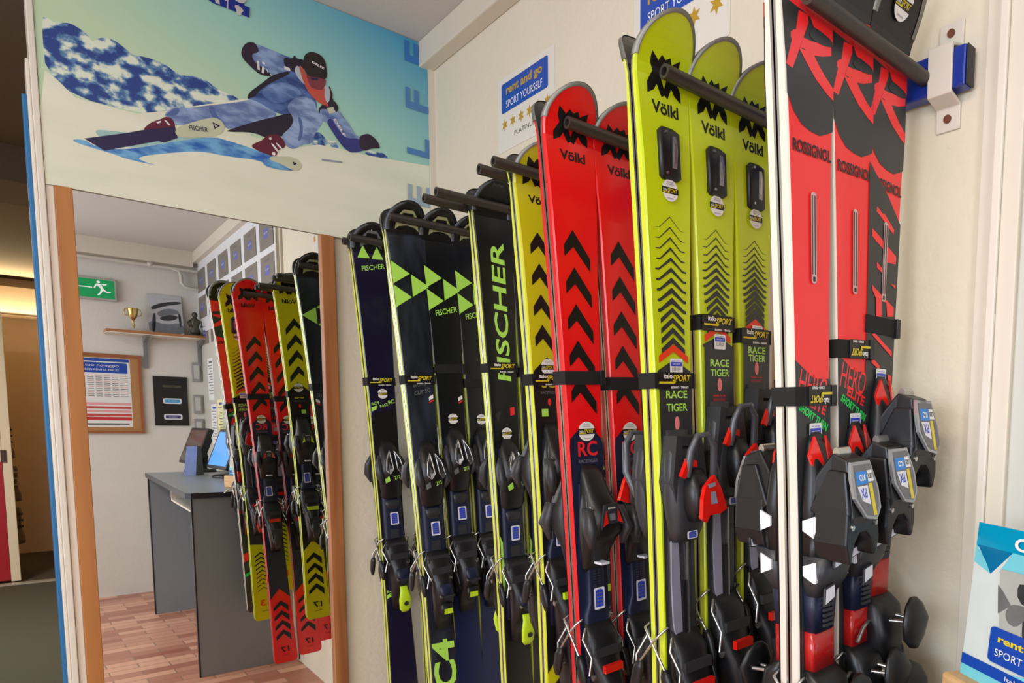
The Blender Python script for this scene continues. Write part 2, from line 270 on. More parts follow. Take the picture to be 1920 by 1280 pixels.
POSTER_ART = [('mount',1,[(0.078,2.229),(0.092,2.23),(0.102,2.223),(0.126,2.235),(0.143,2.229),(0.157,2.222),(0.166,2.204),(0.175,2.218),(0.194,2.227),(0.211,2.224),(0.227,2.214),(0.24,2.203),(0.257,2.207),(0.275,2.208),(0.302,2.206),(0.329,2.188),(0.348,2.192),(0.362,2.197),(0.386,2.197),(0.415,2.178),(0.466,2.174),(0.464,2.123),(0.287,2.068),(0.082,2.066)]),('mount',1,[(0.623,2.1),(0.636,2.126),(0.648,2.145),(0.668,2.132),(0.683,2.125),(0.698,2.134),(0.698,2.121),(0.713,2.11),(0.673,2.105)]),('mount',1,[(0.769,2.117),(0.792,2.135),(0.818,2.129),(0.828,2.134),(0.851,2.12),(0.808,2.111)]),('snow',0,[(0.079,2.111),(0.099,2.097),(0.129,2.066),(0.157,2.065),(0.191,2.065),(0.242,2.065),(0.297,2.088),(0.364,2.123),(0.434,2.157),(0.466,2.173),(0.492,2.18),(0.483,2.081),(0.588,2.08),(0.652,2.107),(0.713,2.112),(0.777,2.113),(0.857,2.12),(0.985,2.132),(0.986,1.97),(0.705,1.816),(0.067,1.84)]),('shade',1,[(0.154,2.0),(0.188,2.008),(0.222,2.013),(0.285,2.028),(0.38,2.051),(0.43,2.042),(0.283,1.989),(0.186,1.972)]),('blue',1,[(0.112,1.964),(0.141,1.974),(0.161,1.96),(0.22,1.971),(0.312,2.017),(0.395,2.055),(0.43,2.054),(0.482,2.05),(0.536,2.041),(0.597,2.036),(0.591,2.018),(0.535,2.008),(0.502,2.023),(0.429,2.012),(0.369,2.01),(0.311,1.99),(0.233,1.958),(0.255,1.95),(0.282,1.948),(0.219,1.948),(0.185,1.955),(0.152,1.957)]),('jeans',1,[(0.295,2.078),(0.307,2.095),(0.319,2.104),(0.351,2.113),(0.39,2.132),(0.421,2.146),(0.459,2.163),(0.494,2.184),(0.53,2.174),(0.554,2.155),(0.495,2.122),(0.456,2.096),(0.427,2.082),(0.422,2.096),(0.389,2.102),(0.358,2.077),(0.317,2.057),(0.306,2.068)]),('jeansd',1,[(0.39,2.132),(0.402,2.134),(0.407,2.113),(0.419,2.099),(0.401,2.1),(0.392,2.115)]),('jeansd',1,[(0.298,2.079),(0.313,2.097),(0.33,2.106),(0.324,2.087),(0.309,2.079)]),('black',1,[(0.422,2.074),(0.44,2.088),(0.495,2.124),(0.553,2.157),(0.584,2.178),(0.589,2.147),(0.572,2.115),(0.554,2.099),(0.541,2.104),(0.517,2.086),(0.491,2.094)]),('torso',1,[(0.475,2.176),(0.485,2.199),(0.533,2.252),(0.568,2.288),(0.599,2.305),(0.632,2.26),(0.651,2.22),(0.648,2.2),(0.584,2.174),(0.553,2.158),(0.498,2.181)]),('torsol',1,[(0.508,2.203),(0.532,2.233),(0.566,2.253),(0.6,2.249),(0.614,2.231),(0.585,2.214),(0.557,2.19),(0.531,2.189)]),('black',1,[(0.475,2.176),(0.485,2.199),(0.512,2.228),(0.54,2.262),(0.581,2.288),(0.584,2.279),(0.539,2.243),(0.505,2.206),(0.495,2.187)]),('jeans',1,[(0.571,2.183),(0.585,2.21),(0.607,2.229),(0.642,2.229),(0.648,2.204),(0.661,2.192),(0.663,2.169),(0.643,2.14),(0.631,2.102),(0.609,2.096),(0.588,2.075),(0.567,2.076),(0.554,2.103),(0.576,2.128),(0.588,2.151),(0.584,2.168)]),('jeansd',1,[(0.598,2.173),(0.611,2.162),(0.61,2.115),(0.595,2.096),(0.604,2.136)]),('boot',1,[(0.249,2.026),(0.268,2.052),(0.289,2.066),(0.298,2.075),(0.312,2.076),(0.319,2.056),(0.308,2.048),(0.271,2.03)]),('white',0,[(0.295,2.066),(0.3,2.066),(0.308,2.057),(0.304,2.055)]),('white',0,[(0.279,2.056),(0.289,2.062),(0.289,2.058),(0.281,2.052)]),('skid',0,[(0.14,1.975),(0.223,2.013),(0.249,2.027),(0.317,2.056),(0.321,2.029),(0.292,2.009),(0.281,2.01),(0.176,1.957)]),('skil',1,[(0.314,2.051),(0.355,2.079),(0.389,2.1),(0.407,2.106),(0.42,2.099),(0.424,2.084),(0.415,2.066),(0.387,2.05),(0.321,2.028)]),('skid',0,[(0.397,2.092),(0.414,2.087),(0.401,2.075)]),('skil',0,[(0.401,2.088),(0.408,2.085),(0.403,2.08)]),('boot',1,[(0.478,2.055),(0.51,2.078),(0.521,2.096),(0.551,2.107),(0.57,2.078),(0.546,2.063),(0.542,2.043),(0.525,2.042),(0.499,2.046)]),('white',1,[(0.525,2.09),(0.532,2.092),(0.531,2.085),(0.526,2.084)]),('white',1,[(0.528,2.076),(0.535,2.076),(0.549,2.058),(0.544,2.056)]),('white',1,[(0.54,2.08),(0.545,2.081),(0.56,2.066),(0.555,2.064)]),('white',1,[(0.53,2.052),(0.539,2.055),(0.54,2.045),(0.532,2.044)]),('blue',1,[(0.502,2.041),(0.532,2.042),(0.572,2.034),(0.593,2.018),(0.551,2.009),(0.514,2.009),(0.505,2.021)]),('skil',1,[(0.525,2.039),(0.559,2.048),(0.58,2.053),(0.597,2.048),(0.606,2.034),(0.594,2.018),(0.577,2.016),(0.552,2.026),(0.525,2.029)]),('skid',0,[(0.581,2.041),(0.593,2.037),(0.584,2.03)]),('sleeve',1,[(0.467,2.294),(0.476,2.318),(0.49,2.329),(0.513,2.329),(0.542,2.327),(0.569,2.324),(0.599,2.324),(0.598,2.294),(0.567,2.279),(0.533,2.255),(0.513,2.253),(0.491,2.263),(0.472,2.278)]),('glove',1,[(0.467,2.294),(0.476,2.318),(0.49,2.33),(0.503,2.331),(0.512,2.31),(0.491,2.299),(0.498,2.28),(0.511,2.274),(0.54,2.262),(0.533,2.254),(0.51,2.251),(0.491,2.263),(0.472,2.278)]),('white',0,[(0.504,2.286),(0.509,2.286),(0.51,2.263),(0.505,2.263)]),('white',0,[(0.516,2.275),(0.521,2.276),(0.519,2.257),(0.514,2.258)]),('white',0,[(0.516,2.288),(0.522,2.287),(0.523,2.282),(0.517,2.282)]),('white',0,[(0.526,2.274),(0.53,2.266),(0.528,2.263)]),('white',0,[(0.533,2.261),(0.538,2.262),(0.537,2.258)]),('black',1,[(0.569,2.32),(0.589,2.32),(0.596,2.336),(0.601,2.325),(0.621,2.332),(0.619,2.297),(0.588,2.286),(0.568,2.298)]),('white',0,[(0.569,2.295),(0.583,2.294),(0.584,2.287),(0.569,2.286)]),('black',1,[(0.682,2.285),(0.687,2.271),(0.692,2.26),(0.689,2.246),(0.701,2.238),(0.707,2.225),(0.7,2.21),(0.695,2.22),(0.67,2.209),(0.661,2.187),(0.65,2.202),(0.665,2.226),(0.68,2.243)]),('sleeve',1,[(0.653,2.206),(0.673,2.213),(0.7,2.211),(0.707,2.22),(0.721,2.202),(0.736,2.184),(0.751,2.16),(0.764,2.162),(0.781,2.129),(0.753,2.113),(0.734,2.108),(0.716,2.117),(0.692,2.146),(0.672,2.178),(0.66,2.174)]),('dblue',1,[(0.671,2.177),(0.685,2.193),(0.696,2.175),(0.714,2.149),(0.735,2.148),(0.761,2.157),(0.779,2.128),(0.753,2.113),(0.734,2.107),(0.714,2.118),(0.692,2.146)]),('skil',0,[(0.674,2.216),(0.692,2.224),(0.697,2.211),(0.681,2.202)]),('glove',1,[(0.76,2.161),(0.774,2.171),(0.788,2.178),(0.806,2.169),(0.815,2.16),(0.821,2.143),(0.808,2.141),(0.792,2.135),(0.776,2.123),(0.761,2.127)]),('scarfw',1,[(0.592,2.293),(0.604,2.313),(0.619,2.282),(0.632,2.26),(0.629,2.257),(0.605,2.27)]),('scarfw',1,[(0.669,2.28),(0.682,2.277),(0.685,2.262),(0.681,2.23),(0.664,2.232)]),('scarf',1,[(0.604,2.311),(0.616,2.308),(0.629,2.274),(0.651,2.27),(0.672,2.278),(0.668,2.241),(0.681,2.224),(0.676,2.22),(0.649,2.225),(0.628,2.243),(0.615,2.269)]),('face',1,[(0.621,2.296),(0.637,2.292),(0.676,2.299),(0.672,2.278),(0.663,2.26),(0.648,2.254),(0.632,2.26)]),('scarf',1,[(0.632,2.26),(0.65,2.258),(0.669,2.266),(0.67,2.249),(0.65,2.243)]),('hat',1,[(0.617,2.327),(0.621,2.345),(0.639,2.36),(0.661,2.36),(0.673,2.349),(0.677,2.329),(0.678,2.302),(0.669,2.293),(0.655,2.295),(0.637,2.288),(0.623,2.293),(0.618,2.308)]),('skid',0,[(0.633,2.287),(0.644,2.288),(0.655,2.294),(0.653,2.285),(0.637,2.281)]),('shadel',0,[(0.655,2.068),(0.677,2.071),(0.711,2.075),(0.711,2.071),(0.677,2.066),(0.657,2.063)]),('logo',0,[(0.385,2.402),(0.397,2.4),(0.411,2.395),(0.439,2.395),(0.49,2.391),(0.492,2.418),(0.48,2.418),(0.476,2.433),(0.476,2.445)]),('logow',1,[(0.457,2.408),(0.463,2.413),(0.469,2.412),(0.475,2.407),(0.478,2.402),(0.473,2.398),(0.471,2.388),(0.46,2.388),(0.462,2.398)]),('logow',0,[(0.414,2.407),(0.424,2.409),(0.425,2.398),(0.416,2.398)]),('logow',0,[(0.441,2.418),(0.444,2.42),(0.443,2.393),(0.44,2.394)])]
RX = [('blackzone',[(-0.0423,0.133),(-0.0193,0.133),(-0.0003,0.134),(0.0167,0.133),(0.0427,0.134),(0.0516,0.135),(0.0367,0.25),(0.0243,0.256),(0.0041,0.26),(-0.0178,0.259),(-0.0365,0.254),(-0.0484,0.251)]),('stem',[(-0.0189,0.127),(0.0001,0.126),(-0.0004,0.135),(-0.0117,0.156),(-0.0352,0.198),(-0.0471,0.196),(-0.0342,0.165),(-0.0361,0.163),(-0.0357,0.157),(-0.0305,0.153),(-0.0254,0.151)]),('bowl',[(-0.0117,0.156),(0.0054,0.155),(0.0246,0.151),(0.0463,0.14),(0.0451,0.16),(0.0247,0.167),(0.0004,0.172),(-0.0144,0.168),(-0.0207,0.173)]),('leg',[(-0.0207,0.173),(0.0004,0.172),(0.0091,0.177),(0.0243,0.19),(0.0389,0.197),(0.0394,0.205),(0.0245,0.203),(0.0051,0.193),(-0.014,0.179)]),('redend',[(-0.0353,0.55),(0.0074,0.571),(0.0265,0.57)]),('r3black',[(-0.037,0.289),(-0.027,0.283),(-0.001,0.297),(0.037,0.316),(0.034,0.355),(-0.032,0.368)]),('r3red',[(-0.022,0.317),(0.025,0.34),(0.023,0.347),(-0.023,0.324)]),('r3red',[(-0.033,0.349),(-0.017,0.355),(-0.007,0.363),(-0.021,0.366),(-0.032,0.358)]),('r3red',[(-0.033,0.35),(-0.022,0.353),(0.033,0.377),(0.032,0.388),(0.009,0.389),(-0.004,0.372),(-0.032,0.36)]),('r3red',[(-0.019,0.326),(-0.003,0.323),(0.024,0.34),(0.023,0.347)]),('r3red',[(-0.019,0.393),(-0.005,0.399),(-0.004,0.406),(-0.018,0.401)]),('r3red',[(0.02,0.418),(0.032,0.418),(0.033,0.423)]),('r3red',[(-0.029,0.426),(-0.016,0.432),(0.031,0.451),(0.031,0.464),(0.014,0.466),(0.01,0.447),(-0.003,0.444),(-0.001,0.468),(-0.016,0.469),(-0.018,0.443),(-0.027,0.434)]),('r3red',[(-0.026,0.495),(-0.017,0.493),(0.03,0.515),(0.03,0.523)]),('r3red',[(-0.024,0.528),(-0.019,0.529),(-0.002,0.538),(-0.002,0.544),(-0.024,0.535)]),('r3red',[(0.02,0.549),(0.031,0.551),(0.031,0.559),(0.021,0.557)])]
# ---------------------------------------------------------------- skis
blk = M('black_plastic', (22, 22, 24), .38, var=.25, scale=60)
blk2 = M('dark_grey_plastic', (46, 47, 50), .42, var=.15, scale=60)
navy = M('navy_plastic', (24, 30, 56), .4, var=.15, scale=60)
sil = M('polished_steel', (190, 190, 186), .25, .9, var=.05)
white = M('white_print', (236, 234, 228), .45, var=.02)
whp = M('white_plastic', (226, 226, 232), .35, var=.03)
lime = M('lime_topsheet', (200, 220, 22), .22, var=.03, coat=.25)
limes = M('lime_sidewall', (206, 216, 60), .4, var=.05)
redt = M('red_topsheet', (238, 22, 26), .2, var=.03, coat=.3)
reds = M('red_sidewall', (205, 40, 42), .35, var=.06)
coral = M('coral_topsheet', (248, 44, 46), .3, var=.02, coat=.15)
must = M('mustard_topsheet', (206, 200, 22), .25, var=.04, coat=.2)
fbl = M('black_topsheet', (15, 17, 19), .3, var=.5, scale=14, coat=.2)
purp = M('dark_purple_topsheet', (27, 22, 46), .25, var=.25, scale=10, coat=.25)
slate = M('scuffed_slate_topsheet', (34, 38, 44), .3, var=.2, coat=.2)
ramp(slate, (18, 20, 26), (48, 54, 66), 26, .38, .66, (1, 1, .3), 6)
fgr = M('fluoro_green_print', (176, 232, 92), .35, var=.03)
fys = M('yellow_green_sidewall', (212, 224, 70), .4, var=.05)
char = M('charcoal_print', (48, 50, 50), .35, var=.08)
blkp = M('black_print', (20, 18, 18), .35, var=.1)
orange = M('orange_red_print', (232, 62, 20), .35, var=.03)
redp = M('red_print', (236, 40, 44), .35, var=.03)
greenp = M('green_print', (40, 210, 90), .35)
pinkp = M('pink_print', (236, 130, 130), .4)
yel = M('yellow_print', (222, 200, 40), .4)
bluep = M('blue_label_print', (46, 70, 190), .4)
greyp = M('grey_print', (110, 110, 112), .5)
basem = M('black_ski_base', (16, 16, 18), .35)
whs = M('white_sidewall', (222, 214, 200), .4, var=.05, scale=8)
darkred = M('dark_red_plastic', (176, 26, 24), .25, var=.15, coat=.4)
gem = M('red_glossy_plastic', (214, 30, 22), .12, var=.2, coat=.8)
flu = M('fluoro_yellow_plastic', (196, 226, 40), .35)
lilac = M('silver_grey_plate', (150, 150, 168), .35, .2)
clear = M('clear_plastic', (150, 152, 156), .1, .5, coat=.8)
tipgrey = M('grey_tip_guard', (128, 126, 118), .35, .3, var=.1)

def hw(d, L, tipw, waist=.034):
    a = .062
    tailw = .047
    if d < a: return max(.004, tipw*math.sqrt(max(0, 1-((a-d)/a)**2.2)))
    k = (d-a)/(L*.56-a)
    if k < 1: return tipw+(waist-tipw)*math.sin(k*PI/2)**.85
    k = (d-L*.56)/(L*.44); h = waist+(tailw-waist)*k**1.7
    e = L-d
    if e < .02: h *= .72+.28*math.sqrt(max(0, 1-((.02-e)/.02)**2))
    return h
def thick(d, L):
    if d < .2: return .007+.0085*d/.2
    e = L-d
    if e < .3: return .009+.0065*e/.3
    return .0155
class Ski:
    """collects the topsheet graphics; (u, d) = across, distance from tip"""
    def __init__(s, L, top, side, tipw=.054, db=.085, A=.05, waist=.034):
        s.L, s.tw, s.db, s.A, s.wa = L, tipw, db, A, waist; s.mb = MB(); s.lay = 0
        ds = [0, .0015, .004, .008, .014, .022, .032, .044, .055, .066, .08, .095, .12, .16, .2, .26, .34, .45, .6, .75, .9, 1.05, L-.4, L-.25, L-.12, L-.04, L-.02, L-.012, L-.005, L-.001, L]
        ds = sorted(set(round(d, 4) for d in ds if d <= L)); us = (-1, -.94, -.5, 0, .5, .94, 1)
        vs = []
        for d in ds:
            h = hw(d, L, tipw, waist); t = thick(d, L); b = s.bend(d)
            row = [(u*h, b-t+(.0018 if abs(u) == 1 else 0), L-d) for u in us]
            row += [(h, b-.0035, L-d), (h, b, L-d), (-h, b, L-d), (-h, b-.0035, L-d)]; vs += row
        s.ds = ds; n = 11
        for i in range(len(ds)-1):
            for k in range(n):
                m = (side if k in (0, 5) and side is whs else top) if k < 6 else side if k in (6, 10) else basem if k == 8 else sil
                s.mb.add([vs[i*n+k], vs[i*n+(k+1) % n], vs[(i+1)*n+(k+1) % n], vs[(i+1)*n+k]], [(0, 1, 2, 3)], m)
        s.mb.add(vs[-n:], [tuple(range(n))], side); s.mb.add(vs[:n], [tuple(range(n))[::-1]], side)
    def bend(s, d): return -s.A*((s.db-d)/s.db)**2 if d < s.db else 0
    def f(s, u, d, l):
        d = min(max(d, .002), s.L-.0015); h = hw(d, s.L, s.tw, s.wa)*.985
        return (min(max(u, -h), h), s.bend(d)-thick(d, s.L)-.0002-l, s.L-d)
    def poly(s, pts, m, sm=0, lift=None):
        s.lay += 1; l = lift if lift is not None else .00012*s.lay
        if sm: pts = chaikin(pts, sm)
        bm = bmesh.new(); bm.faces.new([bm.verts.new((a, b, 0)) for a, b in pts])
        s._conform(bm, m, l)
    def _conform(s, bm, m, l):
        """cut a flat (across, along) mesh at the rows of the ski surface and lay it on them"""
        bm.normal_update(); bmesh.ops.triangulate(bm, faces=bm.faces[:])
        ys = [v.co.y for v in bm.verts]; xs = [v.co.x for v in bm.verts]; lo, hi = min(ys), max(ys)
        for c in s.ds:
            if lo < c < hi: bmesh.ops.bisect_plane(bm, geom=bm.verts[:]+bm.edges[:]+bm.faces[:], plane_co=(0, c, 0), plane_no=(0, 1, 0))
        if max(abs(x) for x in xs) > .03 and lo < .2:
            for c in (-.035, 0, .035): bmesh.ops.bisect_plane(bm, geom=bm.verts[:]+bm.edges[:]+bm.faces[:], plane_co=(c, 0, 0), plane_no=(1, 0, 0))
        bmesh.ops.triangulate(bm, faces=bm.faces[:]); bm.verts.index_update()
        s.mb.add([s.f(v.co.x, v.co.y, l) for v in bm.verts], [tuple(v.index for v in q.verts) for q in bm.faces], m); bm.free()
    def zone(s, d0, d1, m, d0r=None, d1r=None):
        s.poly([(-.07, d0), (.07, d0r if d0r is not None else d0), (.07, d1r if d1r is not None else d1), (-.07, d1)], m)
    def text(s, t, u, d, w, h, m, rot=0, shear=0, bold=.01):
        s.lay += 1; tmp = MB(); tmp.text(t, lambda a, b, l: (a, -b, 0), u, -d, w, h, m, 0, rot, shear, bold)
        bm = bmesh.new(); vs = [bm.verts.new(v) for v in tmp.v]
        for q in tmp.f:
            try: bm.faces.new([vs[i] for i in q])
            except ValueError: pass
        s._conform(bm, m, .00012*s.lay)
    def chevron(s, d, w, rise, th, m, u=0, foot=0):
        p = [(-w, d+rise), (0, d), (w, d+rise), (w, d+rise+th), (0, d+th), (-w, d+rise+th)]
        if foot: p = [(-w-foot, d+rise+.001), (-w, d+rise), (0, d), (w, d+rise), (w+foot, d+rise+.001), (w+foot, d+rise+th*.8), (w, d+rise+th*.8), (0, d+th*1.4), (-w, d+rise+th*.8), (-w-foot, d+rise+th*.8)]
        s.poly([(a+u, b) for a, b in p], m)
def vlogo(s, d, w, h, m):
    P = lambda q: [((x-.5)*w, d+y*h) for x, y in q]
    # crossing V and inverted V
    s.poly(P([(.03, -.04), (.25, .10), (.5, .76), (.75, .10), (.97, -.04), (.97, .22), (.60, 1.0), (.5, .93), (.40, 1.0), (.03, .22)]), m)
    s.poly(P([(-.06, 1.0), (-.06, .72), (.36, -.02), (.5, .06), (.64, -.02), (1.06, .72), (1.06, 1.0), (.84, .86), (.5, .27), (.16, .86)]), m)
def tri(s, a, b, c, m): s.poly([a, b, c], m)
def flogo(s, d0, d1, m, hu=.047):
    c = (d0+d1)/2; L0, L1, R = (-hu, d0), (-hu, d1), (hu, c)
    mid = lambda p, q: ((p[0]+q[0])/2, (p[1]+q[1])/2)
    a, b, e = mid(L0, R), mid(L1, R), mid(L0, L1); g = .0012
    tri(s, (L0[0], L0[1]), (a[0]-g, a[1]), (e[0], e[1]-g), m); tri(s, (e[0], e[1]+g), (b[0]-g, b[1]), L1, m); tri(s, (a[0]+g, a[1]+g), R, (b[0]+g, b[1]-g), m)
def round_sticker(s, d, r=.016):
    """white dealer sticker with a black band, its own little mesh"""
    old = s.mb; s.mb = MB(); s.lay = 30
    top = lambda pts, m: s.poly(pts, m)
    s.poly(disc(r, 28, 0, d), white)
    s.poly([(-r*1.02, d-.27*r), (r*1.02, d-.27*r), (r*1.02, d+.3*r), (-r*1.02, d+.3*r)], blkp)
    s.text('italo', -.62*r, d-.02*r, .5*r, .28*r, white); s.text('SPORT', .25*r, d+.0*r, 1.15*r, .36*r, yel, shear=.2)
    s.poly([(-.95*r, d+.16*r), (-.1*r, d+.16*r), (-.1*r, d+.24*r), (-.95*r, d+.24*r)], yel)
    for q in (-.72, -.52): s.text('NOLEGGIO', 0, d+q*r, 1.1*r*(1-abs(q)*.3), .12*r, greyp)
    s.text('SERVICE', 0, d+.72*r, .8*r, .1*r, greyp)
    m, s.mb = s.mb, old; return ('round_sticker', m, 'white round dealer sticker with black band')
def barcode(s, u, d, w=.024, h=.03):
    old = s.mb; s.mb = MB(); s.lay = 34
    s.poly(rrect(w, h, .002, 3, u, d), white)
    s.poly([(u-w*.44, d-h*.30), (u+w*.44, d-h*.30), (u+w*.44, d-h*.02), (u-w*.44, d-h*.02)], bluep)
    s.text('rent and go', u, d-h*.38, w*.7, h*.07, bluep); s.text('SPORT', u, d-h*.16, w*.6, h*.08, white)
    for k in range(9): s.poly([(u-w*.36+w*.08*k, d+h*.04), (u-w*.33+w*.08*k, d+h*.04), (u-w*.33+w*.08*k, d+h*.3), (u-w*.36+w*.08*k, d+h*.3)], greyp, lift=.0046)
    m, s.mb = s.mb, old; return ('barcode_sticker', m, 'white sticker with blue band and bar code')
def tip_guard(s, m, dmax=.07, w=.006):
    g = MB(); n = 22; out = []; inn = []
    dd = [dmax*(k/n)**2 for k in range(n, 0, -1)]
    line = [(-1, d) for d in dd]+[(0, 0)]+[(1, d) for d in dd[::-1]]
    vs = []
    for sg, d in line:
        h = hw(d, s.L, s.tw, s.wa) if d > 0 else 0
        cu, cd = sg*h, d
        L_ = math.hypot(cu, .062-cd) or 1; iu, idd = cu*(1-w/max(L_, .02)), cd+(.062-cd)*w/max(L_, .02)
        yo, yi = s.bend(cd)-thick(cd, s.L), s.bend(idd)-thick(idd, s.L)
        vs += [(cu*1.012, s.bend(cd)+.0005, s.L-cd+.0012), (cu*1.012, yo-.001, s.L-cd+.0012), (iu, yi-.0016, s.L-idd)]
    fs = []
    for i in range(len(line)-1):
        a, b = i*3, i*3+3; fs += [(a, a+1, b+1, b), (a+1, a+2, b+2, b+1)]
    g.add(vs, fs, m, True); return ('tip_guard', g, None)

# ---- bindings: all in ski space (x across, y negative = outwards, z up the ski), zt = toe piece, zh = heel piece
def y0(s): return -.0157
def sticker_mb(z, x=0, y=-.03, w=.026, h=.04):
    m = MB(); f = YB(y); m.flat(rrect(w, h, .003, 3, x, z), f, whp, .0002); m.flat(rrect(w*.72, h*.78, .001, 2, x, z), f, bluep, .0005)
    m.flat([(x-w*.2, z+h*.36), (x+w*.2, z+h*.36), (x+w*.2, z+h*.43), (x-w*.2, z+h*.43)], f, bluep, .0007)
    for k in range(4): m.flat([(x-w*.3, z+h*(.26-.16*k)), (x+w*.3, z+h*(.26-.16*k)), (x+w*.3, z+h*(.22-.16*k)), (x-w*.3, z+h*(.22-.16*k))], f, greyp, .0007)
    return m
def brake(zh, side, y=-.02, down=.055):
    """metal wire arm that swings past the base, with its black pad"""
    x = side*.042
    a = MB().tube([(x*.7, y, zh+.045), (x, y, zh+.04), (x*1.08, y+.02, zh+.02), (x*1.12, y+down, zh-.022)], .0022, sil, 8)
    p = MB().loft([(zh-.075, x*1.16, y+down+.012, .003, .006), (zh-.06, x*1.16, y+down+.010, .005, .012), (zh-.03, x*1.13, y+down+.002, .006, .011), (zh-.018, x*1.12, y+down-.002, .004, .006)], blk, 12)
    return a, p
def heel_wires(zh):
    m = MB()
    m.tube([(-.03, -.03, zh+.06), (-.045, -.042, zh+.045), (-.036, -.055, zh+.01), (-.046, -.06, zh-.02)], .0021, sil, 8)
    m.tube([(.03, -.03, zh+.05), (.046, -.04, zh+.02), (.05, -.035, zh-.02)], .0021, sil, 8)
    return m
def bind_fischer(zt, zh, lever):
    P = []
    trk = MB().loft([(zh-.09, 0, -.018, .026, .005), (zh+.06, 0, -.021, .028, .008), (zt-.09, 0, -.021, .027, .008), (zt+.06, 0, -.018, .024, .005)], navy, 16, 4)
    for k in range(2): trk.box((-.012, -.0305, zt-.125-.09*k), (.012, -.028, zt-.098-.09*k), blk2)
    P.append(('mounting_track', trk, None, []))
    P.append(('size_label', sticker_mb(zt-.155, .002, -.0312, .024, .038), 'white label with blue block', []))
    t = MB()
    t.loft([(zt+.085, 0, -.018, .012, .003), (zt+.06, 0, -.024, .024, .010), (zt+.03, 0, -.035, .030, .020), (zt-.005, 0, -.042, .034, .027), (zt-.03, 0, -.036, .034, .021), (zt-.05, 0, -.030, .032, .015), (zt-.085, 0, -.026, .029, .011), (zt-.098, 0, -.022, .02, .006)], blk, 22, 2.6)
    for sx in (-1, 1):
        t.loft([(zt-.045, sx*.030, -.046, .004, .004), (zt-.02, sx*.037, -.050, .009, .014), (zt+.012, sx*.036, -.042, .008, .012), (zt+.04, sx*.028, -.030, .004, .005)], blk2, 14)
    caps = []
    f = lambda a, b, l: (a, -.0775-l+abs(a)*.3-(0 if b < zt+.012 else -(b-zt-.012)*.55), b)
    w = MB()
    for sx in (-1, 1):
        w.prism([(sx*.006, zt+.055), (sx*.020, zt+.03), (sx*.024, zt-.008), (sx*.016, zt-.014), (sx*.005, zt-.002)], f, -.004, M('graphite_cover', (96, 98, 104), .25, .4, coat=.4))
        w.flat([(sx*.009, zt+.036), (sx*.016, zt+.022), (sx*.017, zt+.002), (sx*.009, zt+.006)], f, blk, .0007)
    for sx in (-1, 1):
        pts = [f(sx*a, b, .004) for a, b in ((.007, zt+.052), (.019, zt+.028), (.024, zt-.004), (.015, zt-.014), (.006, zt-.0), (.007, zt+.052))]
        w.tube(pts, .0016, sil, 6)
    caps.append(('wing_cover', w, 'grey angular cover' if lever else None))
    l = MB(); l.text('Z12', lambda a, b, q: (a, -.070+abs(a)*.3-q, b), .006, zt-.026, .018, .010, fgr, .0005, 12, bold=.02)
    l.prism([(-.026, zt-.03), (-.014, zt-.022), (-.012, zt-.036), (-.024, zt-.042)], lambda a, b, q: (a, -.062-q, b), -.003, fgr if lever else clear)
    caps.append(('toe_badge', l, 'small green badge'))
    P.append(('toe_binding', t, None, caps))
    af = MB(); af.loft([(zt-.125, 0, -.027, .016, .003), (zt-.1, 0, -.03, .022, .006)], blk2, 14)
    P.append(('sole_plate', af, None, []))
    h = MB()
    h.loft([(zh+.075, 0, -.022, .028, .006), (zh+.05, 0, -.034, .034, .016), (zh+.02, 0, -.036, .034, .016), (zh-.01, 0, -.044, .026, .024), (zh-.04, 0, -.048, .028, .028), (zh-.075, 0, -.043, .026, .022), (zh-.105, 0, -.03, .024, .012), (zh-.15, 0, -.022, .02, .005)], blk, 22, 2.6)
    h.loft([(zh-.06, .0, -.074, .006, .003), (zh-.035, .0, -.072, .018, .006), (zh-.015, 0, -.064, .016, .006)], navy, 14)
    subs = []
    lv = MB()
    if lever:
        lv.loft([(zh-.150, 0, -.066, .009, .003), (zh-.140, 0, -.068, .016, .005), (zh-.110, 0, -.074, .018, .006), (zh-.085, 0, -.072, .012, .005), (zh-.07, 0, -.066, .010, .004)], flu, 16)
        lv.flat(disc(.007, 16, 0, zh-.122), YB(-.0815), blk2, .0)
    else:
        lv.loft([(zh-.11, 0, -.058, .012, .004), (zh-.09, 0, -.066, .018, .007), (zh-.07, 0, -.066, .016, .006)], blk, 16); lv.box((-.010, -.074, zh-.098), (.012, -.070, zh-.084), flu)
    dt = MB(); dt.box((-.026, -.056, zh+.012), (.026, -.050, zh+.030), blk2); dt.box((-.018, -.078, zh-.052), (.020, -.074, zh-.046), blk2)
    dt.tube([(-.030, -.048, zh-.0), (.030, -.048, zh-.0)], .005, sil, 10); dt.prism([(-.030, zh+.062), (.028, zh+.062), (.030, zh+.044), (-.032, zh+.044)], YB(-.046), -.008, blk2)
    subs.append(('heel_housing', dt, None))
    subs.append(('heel_lever', lv, 'fluorescent yellow lever' if lever else None))
    sc = MB(); sc.tube([(-.018, -.074, zh-.045), (-.018, -.080, zh-.047)], .003, sil, 10); sc.tube([(.02, -.058, zh-.0), (.02, -.064, zh-.002)], .003, sil, 10)
    subs.append(('screw', sc, None)); subs.append(('release_wire', heel_wires(zh), None))
    P.append(('heel_binding', h, None, subs))
    for sd in (-1, 1):
        a, p = brake(zh+.03, sd); P.append(('brake_arm', a, 'thin steel wire', [('brake_pad', p, None)]))
    return P
